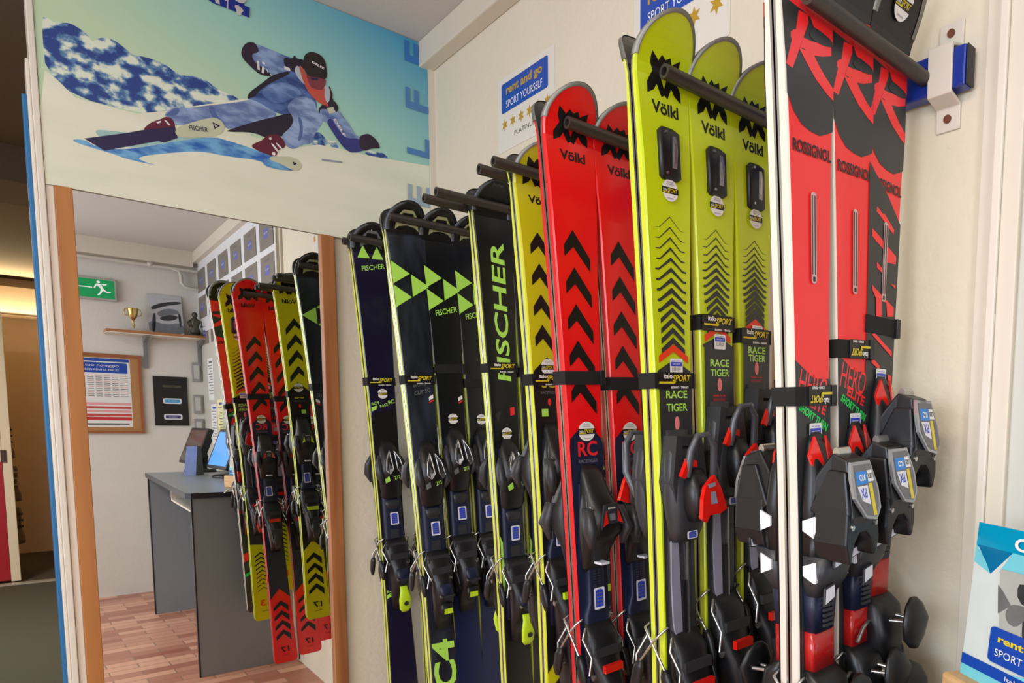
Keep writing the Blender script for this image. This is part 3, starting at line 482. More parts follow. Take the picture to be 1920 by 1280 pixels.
def bind_marker(zt, zh, big, col):
    P = []
    trk = MB()
    if big:
        trk.loft([(zh-.05, 0, -.019, .024, .005), (zt-.22, 0, -.022, .026, .008), (zt-.14, 0, -.022, .026, .008), (zt+.080, 0, -.019, .022, .005)], blk2, 16, 5)
        trk.prism([(-.026, zt-.085), (-.012, zt-.085), (-.006, zt-.30), (-.006, zt-.34), (-.013, zt-.30), (-.026, zt-.225), (-.028, zt-.16)], YB(-.031), -.003, lilac)
        trk.box((.004, -.034, zt-.34), (.0065, -.030, zt-.085), sil); trk.box((-.005, -.0335, zt-.29), (.001, -.0315, zt-.16), blk)
    else:
        trk.loft([(zh-.07, 0, -.019, .025, .005), (zt-.20, 0, -.022, .027, .009), (zt-.175, 0, -.022, .018, .009), (zt-.1, 0, -.022, .018, .009), (zt-.09, 0, -.022, .028, .008), (zt+.05, 0, -.018, .022, .005)], navy, 16, 5)
        for k in range(16):
            for x in (-.008, .002): trk.box((x, -.0325, zt-.105-.0052*k), (x+.006, -.0305, zt-.1025-.0052*k), blk2)
            for x in (-.008, .002): trk.box((x, -.0325, zt-.225-.0052*k), (x+.006, -.0305, zt-.2225-.0052*k), blk2)
    P.append(('mounting_track', trk, 'grey plate with a silver rail' if big else None, []))
    if not big: P.append(('size_label', sticker_mb(zt-.168+.0, .002, -.0332, .024, .042), 'white label with blue block', []))
    t = MB()
    if big:
        t.loft([(zt+.072, 0, -.018, .012, .003), (zt+.064, 0, -.026, .022, .010), (zt+.045, 0, -.032, .032, .016), (zt+.01, 0, -.034, .036, .018), (zt-.04, 0, -.036, .036, .020), (zt-.075, 0, -.034, .030, .018), (zt-.095, 0, -.030, .026, .013)], blk2, 22, 3)
        for sx in (-1, 1): t.prism([(sx*.014, zt+.07), (sx*.026, zt+.072), (sx*.036, zt-.0), (sx*.030, zt-.035), (sx*.020, zt-.01)], lambda a, b, q: (a, -.050-q, b), -.034, blk2)
        t.prism([(-.014, zt+.056), (.014, zt+.056), (.016, zt+.070), (-.016, zt+.070)], lambda a, b, q: (a, -.048-q, b), -.036, blk2)
        t.loft([(zt-.06, .0, -.062, .012, .012), (zt-.04, .0, -.068, .022, .018), (zt-.01, 0, -.066, .022, .018), (zt+.02, 0, -.06, .012, .01)], blk, 16)
        subs = []
        c = MB(); g2 = M('mid_grey_plastic', (72, 74, 78), .35, coat=.2)
        c.tube([(.024, -.052, zt-.03), (.032, -.068, zt+.01), (.026, -.076, zt+.055), (.010, -.078, zt+.074), (-.008, -.076, zt+.072), (-.016, -.070, zt+.05), (-.018, -.062, zt+.01)], [.006, .0065, .006, .005, .005, .006, .006], g2, 10)
        subs.append(('toe_arch', c, 'grey arch'))
        c = MB(); f = lambda a, b, q: (a, -.088-q+(b-zt)*.15, b)
        c.prism([(-.026, zt-.05), (-.020, zt-.022), (-.012, zt-.004), (.010, zt+.012), (.020, zt-.008), (.028, zt-.04), (.012, zt-.046), (-.010, zt-.046), (-.018, zt-.056)], f, .008, gem)
        c.flat([(-.006, zt-.03), (.008, zt-.03), (.006, zt-.012), (-.004, zt-.012)], f, lilac, .009); c.flat([(-.008, zt+.0), (.008, zt+.002), (.008, zt-.004), (-.006, zt-.006)], f, lilac, .009)
        subs.append(('toe_cover', c, 'glossy red cover'))
        c = MB(); c.prism([(-.022, zt+.012), (-.008, zt+.038), (.010, zt+.034), (.010, zt+.024), (-.006, zt+.026), (-.014, zt+.008)], lambda a, b, q: (a-.012, -.060-q, b), .008, gem); subs.append(('red_clip', c, None))
        c = MB()
        for x, z in ((-.022, zt-.047), (.024, zt-.036)): c.tube([(x, -.094, z), (x, -.101, z-.001)], .0032, sil, 12)
        subs.append(('screw', c, None)); subs.append(('toe_badge', sticker_mb(zt-.083, -.002, -.0535, .022, .012), 'pale blue badge'))
    else:
        t.loft([(zt+.085, 0, -.018, .014, .003), (zt+.07, 0, -.026, .022, .010), (zt+.03, 0, -.038, .028, .022), (zt-.0, 0, -.050, .036, .034), (zt-.035, 0, -.050, .038, .034), (zt-.055, 0, -.04, .034, .024), (zt-.075, 0, -.032, .030, .016), (zt-.105, 0, -.026, .028, .010), (zt-.115, 0, -.022, .02, .005)], blk, 22, 2.6)
        for sx in (-1, 1): t.loft([(zt-.062, sx*.034, -.068, .004, .005), (zt-.03, sx*.040, -.074, .009, .016), (zt+.01, sx*.034, -.06, .008, .012)], blk2, 14)
        subs = []
        c = MB(); f = lambda a, b, q: (a, -.0845-q+(b-zt+.02)*.1, b)
        c.prism([(-.014, zt+.016), (.014, zt+.018), (.024, zt-.024), (.016, zt-.018), (-.016, zt-.018), (-.024, zt-.026)], f, .004, blk2)
        c.flat([(-.022, zt-.022), (-.013, zt+.008), (-.010, zt-.016)], f, col, .006); c.flat([(.022, zt-.020), (.013, zt+.008), (.010, zt-.014)], f, col, .006)
        c.text('MARKER', f, 0, zt+.010, .016, .0032, white, .006, 0, bold=.02); c.flat([(-.006, zt-.012), (.006, zt-.012), (.006, zt+.0), (-.006, zt+.0)], f, clear, .006)
        subs.append(('toe_window', c, 'window framed in coloured wedges'))
        c = MB(); g2 = M('mid_grey_plastic', (72, 74, 78), .35, coat=.2)
        for sx in (-1, 1): c.prism([(sx*.012, zt+.062), (sx*.020, zt+.056), (sx*.034, zt+.004), (sx*.036, zt-.026), (sx*.028, zt-.022), (sx*.024, zt+.006)], lambda a, b, q: (a, -.078-q+max(0, b-zt+.01)*.5+abs(a)*.3, b), -.012, g2)
        c.box((-.010, -.062, zt-.098), (.008, -.038, zt-.094), whp)
        subs.append(('toe_shoulder', c, 'grey edges'))
        c = MB(); c.tube([(-.036, -.07, zt-.032), (-.040, -.084, zt-.034)], .0045, col, 12); subs.append(('release_knob', c, 'small coloured knob'))
        c = MB(); c.tube([(-.03, -.066, zt+.012), (-.032, -.074, zt+.012)], .003, sil, 10); subs.append(('screw', c, None))
    P.append(('toe_binding', t, None, subs))
    h = MB()
    h.loft([(zh+.09, 0, -.022, .028, .006), (zh+.06, 0, -.036, .034, .016), (zh+.02, 0, -.04, .036, .018), (zh-.02, 0, -.05, .028, .03), (zh-.06, 0, -.054, .026, .034), (zh-.1, 0, -.044, .022, .024), (zh-.14, 0, -.026, .02, .008)], blk, 22, 2.6)
    h.loft([(zh-.12, 0, -.078, .008, .004), (zh-.08, 0, -.088, .016, .006), (zh-.04, 0, -.08, .014, .006)], col if big else blk2, 14)
    subs = [('release_wire', heel_wires(zh+.02), None)]
    dt = MB(); dt.box((-.028, -.060, zh+.028), (.028, -.052, zh+.044), blk2); dt.tube([(-.034, -.052, zh-.01), (.034, -.052, zh-.01)], .0055, sil, 10); dt.prism([(-.022, zh-.03), (.022, zh-.03), (.016, zh-.09), (-.016, zh-.09)], YB(-.086), -.010, blk2)
    subs.append(('heel_housing', dt, None))
    c = MB().box((-.02, -.075, zh+.0), (.02, -.066, zh+.014), col); subs.append(('heel_badge', c, 'coloured badge'))
    P.append(('heel_binding', h, None, subs))
    for sd in (-1, 1):
        a, p = brake(zh+.05, sd); P.append(('brake_arm', a, 'thin steel wire', [('brake_pad', p, None)]))
    return P
def bind_pivot(zt, zh):
    P = []
    n = MB()      # raised black nose with two red facets
    n.loft([(zt+.078, 0, -.017, .010, .002), (zt+.055, 0, -.022, .020, .008), (zt+.02, 0, -.028, .028, .014), (zt-.02, 0, -.03, .034, .015), (zt-.10, 0, -.028, .034, .013)], blk, 20, 3)
    P.append(('binding_nose', n, None, []))
    g = MB()
    for sx in (-1, 1):
        f = lambda a, b, l: (a, -.036-l+abs(a)*.3+(b-(zt+.035))*.22, b)
        g.prism([(sx*.012, zt+.070), (sx*.026, zt+.046), (sx*.024, zt+.034), (sx*.013, zt+.008), (sx*.005, zt+.038)], f, .0035, gem)
    P.append(('red_facet', g, 'glossy red diamond facets', []))
    t = MB()
    side = [(-.028, zt-.088), (-.028, zt-.002), (-.045, zt+.022), (-.075, zt+.050), (-.108, zt+.042), (-.128, zt-.028), (-.120, zt-.040), (-.075, zt-.046), (-.052, zt-.088)]
    t.prism(side, lambda a, b, q: (-.031+q, a, b), .062, blk)
    t.prism([(-.040, zt-.024), (-.075, zt+.030), (-.112, zt+.028), (-.124, zt-.026), (-.07, zt-.034)], lambda a, b, q: (-.037+q, a, b), .074, blk)
    t.prism([(-.036, zt-.015), (-.040, zt-.062), (-.034, zt-.086), (-.028, zt-.088), (-.020, zt-.062), (-.008, zt-.050), (.008, zt-.050), (.020, zt-.060), (.028, zt-.084), (.034, zt-.082), (.040, zt-.060), (.036, zt-.015)], lambda a, b, q: (a, -.122+q, b), .070, blk)
    t.loft([(zt-.10, 0, -.030, .034, .014), (zt-.085, 0, -.036, .036, .020), (zt-.05, 0, -.042, .036, .026)], blk, 20, 3)
    subs = []
    c = MB(); f = lambda a, b, q: (a, -.123-q+(b-zt)*.29, b)
    c.prism([(-.024, zt+.040), (.020, zt+.040), (.030, zt+.006), (.028, zt-.020), (.014, zt-.034), (-.010, zt-.030), (-.030, zt-.004), (-.030, zt+.020)], f, .006, clear)
    subs.append(('clear_cap', c, 'clear cap'))
    c = MB(); f2 = lambda a, b, q: f(a, b, .0065+q)
    c.flat([(-.021, zt+.036), (.018, zt+.036), (.026, zt+.004), (.024, zt-.018), (.012, zt-.030), (-.008, zt-.026), (-.024, zt-.004)], f2, greyp, 0)
    c.flat([(-.019, zt+.028), (.006, zt+.028), (.006, zt+.012), (-.021, zt+.012)], f2, M('sky_blue_print', (34, 130, 214), .3), .0003)
    c.flat([(.007, zt+.028), (.019, zt+.028), (.021, zt+.014), (.007, zt+.014)], f2, white, .0003)
    c.flat([(-.020, zt+.010), (.004, zt+.010), (.004, zt-.014), (-.014, zt-.008)], f2, whp, .0003)
    c.flat([(.007, zt+.012), (.015, zt+.012), (.015, zt-.028), (.007, zt-.028)], f2, yel, .0003)
    c.text('LOOK', f2, .013, zt+.021, .011, .007, blkp, .0006, 180, bold=.03); c.text('PX', f2, -.008, zt+.001, .014, .012, bluep, .0006, 180, bold=.02)
    c.text('KO', f2, -.006, zt+.020, .014, .008, white, .0006, 180, bold=.03)
    subs.append(('cap_sticker', c, 'blue, white and yellow sticker'))
    c = MB()
    for x, z in ((-.028, zt-.040), (.028, zt-.040)): c.tube([(x, -.121, z), (x, -.126, z-.001)], .0035, sil, 12)
    c.tube([(-.014, -.078, zt+.050), (.014, -.078, zt+.050)], .007, sil, 12); subs.append(('screw', c, None))
    P.append(('toe_binding', t, None, subs))
    w = MB()
    for z in (zt-.045, zt-.105):
        for sx in (-1, 1):
            w.prism([(-.044, z+.014), (-.044, z-.014), (-.026, z-.006), (-.026, z+.007)], lambda a, b, q: (sx*(.0345+q), a, b), .003, whp)
            w.prism([(sx*.024, z+.010), (sx*.036, z+.014), (sx*.036, z-.014), (sx*.024, z-.008)], lambda a, b, q: (a, -.0432-q, b), .003, whp)
    P.append(('side_bracket', w, 'white angular brackets', []))
    b = MB(); b.loft([(zt-.145, 0, -.026, .026, .010), (zt-.12, 0, -.034, .034, .018), (zt-.085, 0, -.040, .036, .024)], blk2, 20, 4)
    b.prism([(-.026, zt-.098), (.036, zt-.086), (.036, zt-.072), (-.026, zt-.084)], lambda a, q, l: (a, -.0645-l, q), .004, whp)
    b.prism([(-.028, zt-.150), (-.004, zt-.142), (-.004, zt-.122), (-.026, zt-.126)], lambda a, q, l: (a, -.050-l, q), .004, whp)
    P.append(('sole_plate', b, 'black plate with white bands', []))
    r = MB(); r.loft([(zt-.193, 0, -.024, .024, .010), (zt-.13, 0, -.026, .028, .012)], navy, 18, 5)
    for k in range(6): r.box((-.010, -.0405, zt-.150-.007*k), (.010, -.037, zt-.146-.007*k), blk2)
    P.append(('mounting_track', r, None, [])); r = MB()
    r.loft([(zh-.02, 0, -.024, .026, .010), (zt-.249, 0, -.024, .027, .010)], blk2, 18, 5)
    P.append(('heel_track', r, None, []))
    r = MB(); r.loft([(zt-.250, 0, -.024, .025, .009), (zt-.192, 0, -.024, .025, .009)], darkred, 18, 6)
    P.append(('red_plate', r, 'translucent red plate', []))
    h = MB(); h.loft([(zh+.055, 0, -.024, .03, .008), (zh+.04, 0, -.036, .034, .018), (zh-.0, 0, -.042, .034, .022), (zh-.04, 0, -.040, .026, .020), (zh-.05, 0, -.03, .02, .01)], blk, 20, 3)
    h.loft([(zh-.115, 0, -.090, .026, .020), (zh-.10, 0, -.088, .032, .026), (zh-.06, 0, -.080, .034, .026), (zh-.045, 0, -.076, .030, .020), (zh-.04, 0, -.074, .02, .012)], blk, 22, 3)
    h.loft([(zh-.20, 0, -.070, .026, .018), (zh-.112, 0, -.080, .028, .022)], blk, 20, 3)
    subs = []
    c = MB(); c.box((.0255, -.082, zh-.20), (.0285, -.074, zh-.115), darkred); subs.append(('side_stripe', c, 'red stripe'))
    c = MB(); c.tube([(-.034, -.035, zh+.02), (-.058, -.042, zh+.015), (-.075, -.045, zh+.0)], .003, sil, 8)
    for x in (-.012, .006): c.tube([(x, -.055, zh+.025+x*.3), (x+.006, -.088, zh+.024)], .003, sil, 8)
    for x in (-.026, .026): c.tube([(x, -.040, zh-.04), (x, -.066, zh-.055), (x, -.080, zh-.06)], .006, M('pale_metal_arm', (190, 186, 174), .4, .5), 8)
    subs.append(('release_wire', c, 'steel posts'))
    c = MB(); c.loft([(zh-.012, -.002, -.092, .008, .006), (zh+.002, -.002, -.092, .026, .008), (zh+.028, -.002, -.094, .034, .008), (zh+.05, -.002, -.090, .022, .006), (zh+.06, -.002, -.088, .008, .004)], blk, 18, 2.2); subs.append(('heel_pad', c, None))
    P.append(('heel_binding', h, None, subs))
    for sd in (-1, 1):
        a, p = brake(zh+.0, sd); P.append(('brake_arm', a, 'thin steel wire', [('brake_pad', p, None)]))
    return P

# ---- graphics of each kind of ski
def k_hero(L, black=False):
    s = Ski(L, coral, whs, .054, .118, .055)
    k = L/1.62; K = lambda pts: [(a, b if b < .3 else .3+(b-.3)*kk) for a, b in pts]; kk = {True: .88}.get(L < 1.5, .94 if L < 1.6 else 1)
    s.zone(-.01, .095, blkp, None, .088)
    g = MB()
    first = {n: p for n, p in RX if not n.startswith('r3')}
    s.poly([(-.07, .118)]+[(.07, .134), (.07, .252)]+[(.0367, .256), (.018, .263), (.0, .262), (-.018, .258), (-.034, .246), (-.046, .228), (-.07, .215)], char, 0)
    s.poly(first['stem'], coral, 0); s.poly(first['bowl'], coral, 0); s.poly([(-.022, .170), (.008, .170), (.016, .178), (.031, .190), (.05, .200), (.05, .214), (.034, .210), (.010, .198), (-.008, .183)], coral, 0)
    s.poly([(-.002, .118), (.009, .136), (.02, .142), (.05, .146), (.05, .118)], coral, 0)
    s.poly([(.008, .137), (.022, .137), (.048, .141), (.048, .149), (.03, .153), (.012, .153), (-.002, .150)], char, 1)
    s.text('ROSSIGNOL', .002, .284, .078, .015, blkp, 0, bold=.03)
    if not black:
        e = .3+.255*kk
        s.poly([(-.07, e-.012), (.002, e+.012), (.07, e+.012), (.07, L+.1), (-.07, L+.1)], char)
        s.text('HERO', .000, e+.022, .060, .034, coral, -14, bold=.0); s.text('ELITE', .006, e+.046, .044, .014, coral, -22, bold=.03)
        s.text('SHORT TURN', .000, e+.062, .066, .011, greenp, -28, shear=.1, bold=.04)
        bd = e+.086
    else:
        s.poly([(-.07, .262), (-.02, .283), (.006, .297), (.07, .33), (.07, L+.1), (-.07, L+.1)], char)
        for n, p in RX:
            if n == 'r3red': s.poly(p, coral)
        bd = .559
    s.text('HERO', 0, L-.52, .03, .1, coral, 90); s.poly([(-.07, L-.34), (.07, L-.30), (.07, L-.26), (-.07, L-.30)], coral)
    s.poly([(-.07, L-.24), (.07, L-.20), (.07, L-.185), (-.07, L-.225)], greenp)
    s.text('R', 0, L-.09, .05, .07, greenp, 0, bold=.02)
    parts = []
    m = MB(); m.flat(rrect(.011, .112, .0045, 5, .002, L-.39), YB(-.0162), M('pale_grey_print', (206, 176, 172), .4), .0016)
    for x in (-.0012, .0042): m.flat([(x-.0009, L-.435), (x+.0009, L-.435), (x+.0009, L-.338), (x-.0009, L-.338)], YB(-.0162), blkp, .002)
    m.flat(rrect(.005, .006, .001, 2, .002, L-.4405), YB(-.0162), blkp, .002)
    parts.append(('damper_strip', m, 'pale strip with two dark lines'))
    parts.append(tip_guard(s, tipgrey, .07, .009)); parts.append(round_sticker(s, .045, .019)); parts.append(barcode(s, .0, bd, .026, .033))
    return s, parts, bd+.070, 'pivot'
def k_tiger(L):
    k = L/1.56; q = {True: .69}.get(L < 1.4, .795 if L < 1.5 else 1.0)
    s = Ski(L, lime, limes, .054)
    K = lambda d: d if d < .27 else .27+(d-.27)*q
    vlogo(s, .050, .058, .055, blkp); s.text('Völkl', .0, .121, .052, .018, blkp, 0, bold=.03)
    n = 13
    for i in range(n):
        d = K(.275+i*(.195/n)); s.chevron(d, .021 if i < 4 else .024, .018, .0012+.0007*i, char, 0, .010-.0007*i if i < 9 else 0)
    s.chevron(K(.466), .030, .018, .011, orange)
    s.poly([(-.034, K(.507)), (0, K(.489)), (.034, K(.507)), (.034, K(.512)), (-.034, K(.512))], char)
    s.poly([(-.031, K(.512)), (.07, K(.512)), (.07, L-.36), (-.031, L-.36)], char)
    s.text('RACE', .004, K(.543), .044, .012, fgr, 0, bold=.02); s.text('TIGER', .004, K(.563), .044, .012, fgr, 0, bold=.02)
    s.poly(disc(.005, 20, .003, K(.588), ry=.011), pinkp); s.text('made in de', .002, K(.610), .028, .004, redp); s.poly([(-.013, K(.616)), (.016, K(.616)), (.016, K(.622)), (-.013, K(.622))], M('dull_red_print', (130, 40, 42), .4))
    s.zone(L-.36, L+.01, lime, L-.37)
    for i in range(9): s.chevron(L-.33+i*.021, .024, .018, .008-.0006*i, char)
    s.text('13' if L > 1.5 else '11', .0, L-.085, .036, .03, orange, 0, bold=.02); s.text('157 cm', 0, L-.045, .026, .006, blkp)
    parts = [tip_guard(s, tipgrey, .06, .004)]
    w = MB(); f = YB(-.0162); wl = .185; z = L-wl+.0
    w.loft([(z-.038, .002, -.017, .015, .003), (z-.034, .002, -.018, .020, .006), (z+.030, .0, -.018, .020, .006), (z+.036, -.002, -.017, .012, .003)], blk, 20, 4)
    w.prism([(.002, z-.022), (.010, z-.022), (.013, z+.006), (.009, z+.024), (.003, z+.024)], YB(-.0242), .001, clear); w.prism([(.004, z-.014), (.008, z-.014), (.009, z+.014), (.005, z+.014)], YB(-.0254), .0006, sil)
    for a, b in ((-.009, z+.028), (-.008, z-.030)): w.tube([(a, -.0235, b), (a, -.0258, b)], .0022, sil, 8)
    parts.append(('damper_window', w, 'black framed window set in the ski')); parts.append(round_sticker(s, .238, .016)); parts.append(barcode(s, .003, K(.500), .026, .024))
    return s, parts, K(.640)+(.038 if q == 1 else .066 if q > .7 else .072), 'marker_big'
def k_speed(L, yellow=False):
    top, side = (must, fys) if yellow else (redt, reds)
    s = Ski(L, top, side, .054)
    vlogo(s, .036 if not yellow else .03, .062, .050, blkp); s.text('Völkl', .002, .107, .052, .017, blkp, 0, bold=.03)
    n = 4 if yellow else 5; d0 = .173 if yellow else .233; st = .064
    for i in range(n):
        d = d0+i*st; s.poly([(-.027, d+.027), (-.008, d), (.026, d+.046), (.026, d+.070), (-.008, d+.029), (-.027, d+.047)], blkp)
    de = d0+n*st+(.004 if yellow else .018)
    s.poly([(-.07, de+.045), (-.034, de+.030), (0, de), (.034, de+.034), (.07, de+.05), (.07, L-.30), (0, L-.345), (-.07, L-.30)], navy if not yellow else blkp)
    if yellow:
        s.text('SC', 0, de+.058, .034, .016, yel, bold=.03); s.text('RACETIGER', 0, de+.077, .040, .005, greyp); s.poly(disc(.004, 16, 0, de+.097, ry=.008), redp); s.poly([(-.02, de+.112), (-.004, de+.112), (-.004, de+.128), (-.02, de+.128)], fgr)
        rs = de+.022
    else:
        s.text('RC', .002, de+.050, .042, .028, redp, 0, bold=.02); s.text('RACETIGER', .002, de+.073, .042, .0065, greyp, 0, bold=.01)
        s.poly(disc(.004, 16, .002, de+.087, ry=.008), M('dark_blue_print', (52, 62, 92), .4)); s.poly([(-.014, de+.100), (.002, de+.100), (.002, de+.116), (-.014, de+.116)], orange); s.poly([(.004, de+.100), (.018, de+.100), (.018, de+.115), (.004, de+.115)], M('dim_red_print', (96, 26, 34), .4))
        rs = de+.018
    for i in range(4): s.poly([(-.028, L-.265+.045*i), (0, L-.29+.045*i), (.03, L-.26+.045*i), (.03, L-.245+.045*i), (0, L-.27+.045*i), (-.028, L-.235+.045*i)], blkp)
    s.text('17', .002, L-.062, .034, .026, blkp, 0, bold=.02); s.text('170 cm', .0, L-.035, .026, .005, blkp)
    parts = [tip_guard(s, tipgrey, .055, .005), round_sticker(s, rs, .018)]
    return s, parts, (.735 if not yellow else .66), 'marker'
def k_fischer(L, kind):
    top = {'text': fbl, 'tri': slate, 'tri2': fbl, 'purple': purp}[kind]
    s = Ski(L, top, fys, .052)
    parts = []
    s.zone(-.01, .075, blkp)
    if kind == 'text':
        s.text('FISCHER', .004, .302, .335, .036, fgr, 90, shear=.15, bold=.02); rs = .602
        s.poly([(.014, .538), (.026, .536), (.026, .556), (.014, .558)], redp); s.poly([(-.026, .555), (-.02, .548), (-.01, .545), (-.02, .575)], char)
        s.poly([(-.033, .86), (-.026, .88), (-.026, 1.0), (-.033, 1.02)], fgr)
        for i in range(5): s.text('170 tuned by race', .008, L-.24+.011*i, .026, .004, M('dim_green_print', (92, 120, 60), .4))
        s.text('RC4', 0, L-.12, .12, .05, fgr, 90)
        m = MB(); m.text('fischer', lambda a, b, l: s.f(a, L-b, .003+l), 0, L-.012, .028, .006, M('dim_grey_print', (80, 86, 92), .4)); parts.append(('tip_badge', m, None))
    elif kind in ('tri', 'tri2'):
        flogo(s, .145, .265, fgr); rs = .555
        if kind == 'tri2': s.text('FISCHER', .004, .262, .062, .015, fgr, 14, shear=.2, bold=.01)
        else:
            s.text('WORLD', .000, .462, .040, .011, greyp, 12, shear=.2); s.text('CUP SC', .004, .482, .044, .011, greyp, 12, shear=.2)
        s.poly([(.020, .497), (.032, .490), (.032, .500), (.020, .507)], white); s.poly([(.020, .510), (.032, .503), (.032, .507), (.020, .514)], redp)
        if kind == 'tri': s.text('RC4', .0, 1.285, .22, .064, fgr, 90, shear=.1, bold=.03)
        else: s.zone(1.06, L+.01, M('deep_blue_topsheet', (18, 28, 66), .3, var=.2), 1.05)
    else:
        a = .050
        for u in (-.021, .017): tri(s, (u-.016, a+.045), (u, a+.008), (u+.018, a+.043), fgr)
        tri(s, (-.017, a+.0), (-.002, a-.034), (.016, a), fgr)
        s.text('FISCHER', .004, .118, .066, .014, fgr, 12, shear=.2, bold=.01); rs = .487
        for dd in (.515, 1.09):
            s.text('RC4', -.022, dd, .022, .009, fgr, 14, shear=.2, bold=.02); s.poly([(-.034, dd+.012), (-.018, dd+.006), (-.02, dd+.018), (-.034, dd+.024)], fgr); s.text('RACE', .002, dd+.006, .024, .008, fgr, 14); s.text('RC', .024, dd-.004, .018, .012, fgr, 14, bold=.02)
        s.zone(.55, 1.08, blkp, .53, 1.06)
    if kind != 'tri': parts.append(round_sticker(s, rs, .0145))
    parts.append(tip_guard(s, M('black_tip_guard', (24, 24, 22), .35), .07, .011))
    if kind != 'text':
        m = MB(); old, s.mb = s.mb, m
        s.poly([(-.030, .066), (-.026, .036), (-.012, .020), (.012, .020), (.026, .036), (.030, .066), (.020, .058), (0, .054), (-.020, .058)], M('pale_olive_plastic', (158, 160, 112), .45) if kind != 'purple' else greyp, 0, .004)
        s.poly([(-.022, .048), (-.013, .027), (.013, .027), (.022, .048), (0, .043)], blkp, 0, .0043)
        s.mb = old; parts.append(('tip_opening', m, 'pale opening cut in the tip'))
    return s, parts, {'text': .70, 'tri': .70, 'tri2': .665, 'purple': .71}[kind], 'fischer_lever' if kind in ('purple', 'text') else 'fischer'

SKI = {
 'hero': (k_hero, (), 'red and black ski with white sidewalls'), 'herob': (k_hero, (True,), 'black ski with slanting red shapes'),
 'tiger': (k_tiger, (), 'lime ski with thin black chevrons'), 'speed': (k_speed, (), 'bright red ski with bold black chevrons'),
 'speedy': (k_speed, (True,), 'mustard yellow ski with bold black chevrons'), 'ftext': (k_fischer, ('text',), 'black ski with upright green lettering'),
 'ftri': (k_fischer, ('tri',), 'scuffed slate ski with green triangles'), 'ftri2': (k_fischer, ('tri2',), 'black ski with green triangles'),
 'fpur': (k_fischer, ('purple',), 'dark purple ski with small green triangles')}
CACHE = {}
def ski_meshes(kind, L):
    k = (kind, L)
    if k in CACHE: return CACHE[k]
    fn, args, _ = SKI[kind]; s, parts, dtoe, bk = fn(L, *args)
    zt = L-dtoe; zh = max(zt-.30, .2)
    if bk == 'pivot': zh = zt-.300
    P = {'pivot': lambda: bind_pivot(zt, zh), 'marker_big': lambda: bind_marker(zt, zt-.33, True, gem), 'marker': lambda: bind_marker(zt, zh, False, gem if kind == 'speed' else flu),
         'fischer': lambda: bind_fischer(zt, zt-.29, False), 'fischer_lever': lambda: bind_fischer(zt, zt-.29, True)}[bk]()
    SPL = ('toe_shoulder', 'heel_housing', 'screw', 'side_bracket', 'release_wire', 'red_facet')
    out = [('ski_body', s.mb.mesh('ski_body'), None, [])]+[(n, m.mesh(n), l, []) for n, m, l in parts]
    for n, m, l, sub in P:
        sb = [(a, q.mesh(a), c) for a, b, c in sub for q in (pieces(b) if a in SPL else [b])]
        for q in (pieces(m) if n in SPL else [m]): out.append((n, q.mesh(n), l, sb)); sb = []
    if bk == 'pivot':
        for n, me, l, sb in out:
            if n in ('toe_binding',):
                for q in [me]+[x[1] for x in sb]:
                    for v in q.vertices: v.co.y = -.0157+(v.co.y+.0157)*.74; v.co.x *= .92
                    q.update()
            if n in ('toe_binding', 'sole_plate'):
                bm = bmesh.new(); bm.from_mesh(me); bmesh.ops.recalc_face_normals(bm, faces=bm.faces[:])
                for v in bm.verts:
                    if n == 'toe_binding' and v.co.z > zt: v.co.x *= 1-.32*min(1, (v.co.z-zt)/.05)
                es = [e for e in bm.edges if len(e.link_faces) == 2 and e.calc_face_angle(0) > .45 and not e.link_faces[0].smooth]
                bmesh.ops.bevel(bm, geom=es, offset=.0035, segments=2, profile=.6, affect='EDGES', clamp_overlap=True)
                bm.to_mesh(me); bm.free()
    CACHE[k] = out; return out
GRP = {'hero': 'red and black skis', 'herob': 'red and black skis', 'tiger': 'lime skis', 'speed': 'bright red skis', 'speedy': 'mustard yellow skis', 'ftext': 'black lettered skis', 'ftri': 'green triangle skis', 'ftri2': 'green triangle skis', 'fpur': 'dark purple skis'}
def place_ski(kind, L, x0, slope, ymid, ztip, back, label):
    th = math.atan(slope)
    # x0 = centre across at height 1.85
    zt_ = ztip-L*math.cos(th); xt = x0+slope*(1.85-zt_)
    root = empty('ski', (xt, ymid+(.0015 if back else -.0015), zt_), label, 'ski', GRP[kind], (0, th if back else -th, PI if back else 0))
    for n, me, l, subs in ski_meshes(kind, L):
        o = bpy.data.objects.new(n, me); COL.objects.link(o); o.parent = root
        if l: o['label'] = l
        for n2, me2, l2 in subs:
            c = bpy.data.objects.new(n2, me2); COL.objects.link(c); c.parent = o
            if l2: c['label'] = l2
    return root
strapm = M('black_webbing', (14, 14, 15), .8, var=.3, scale=300)
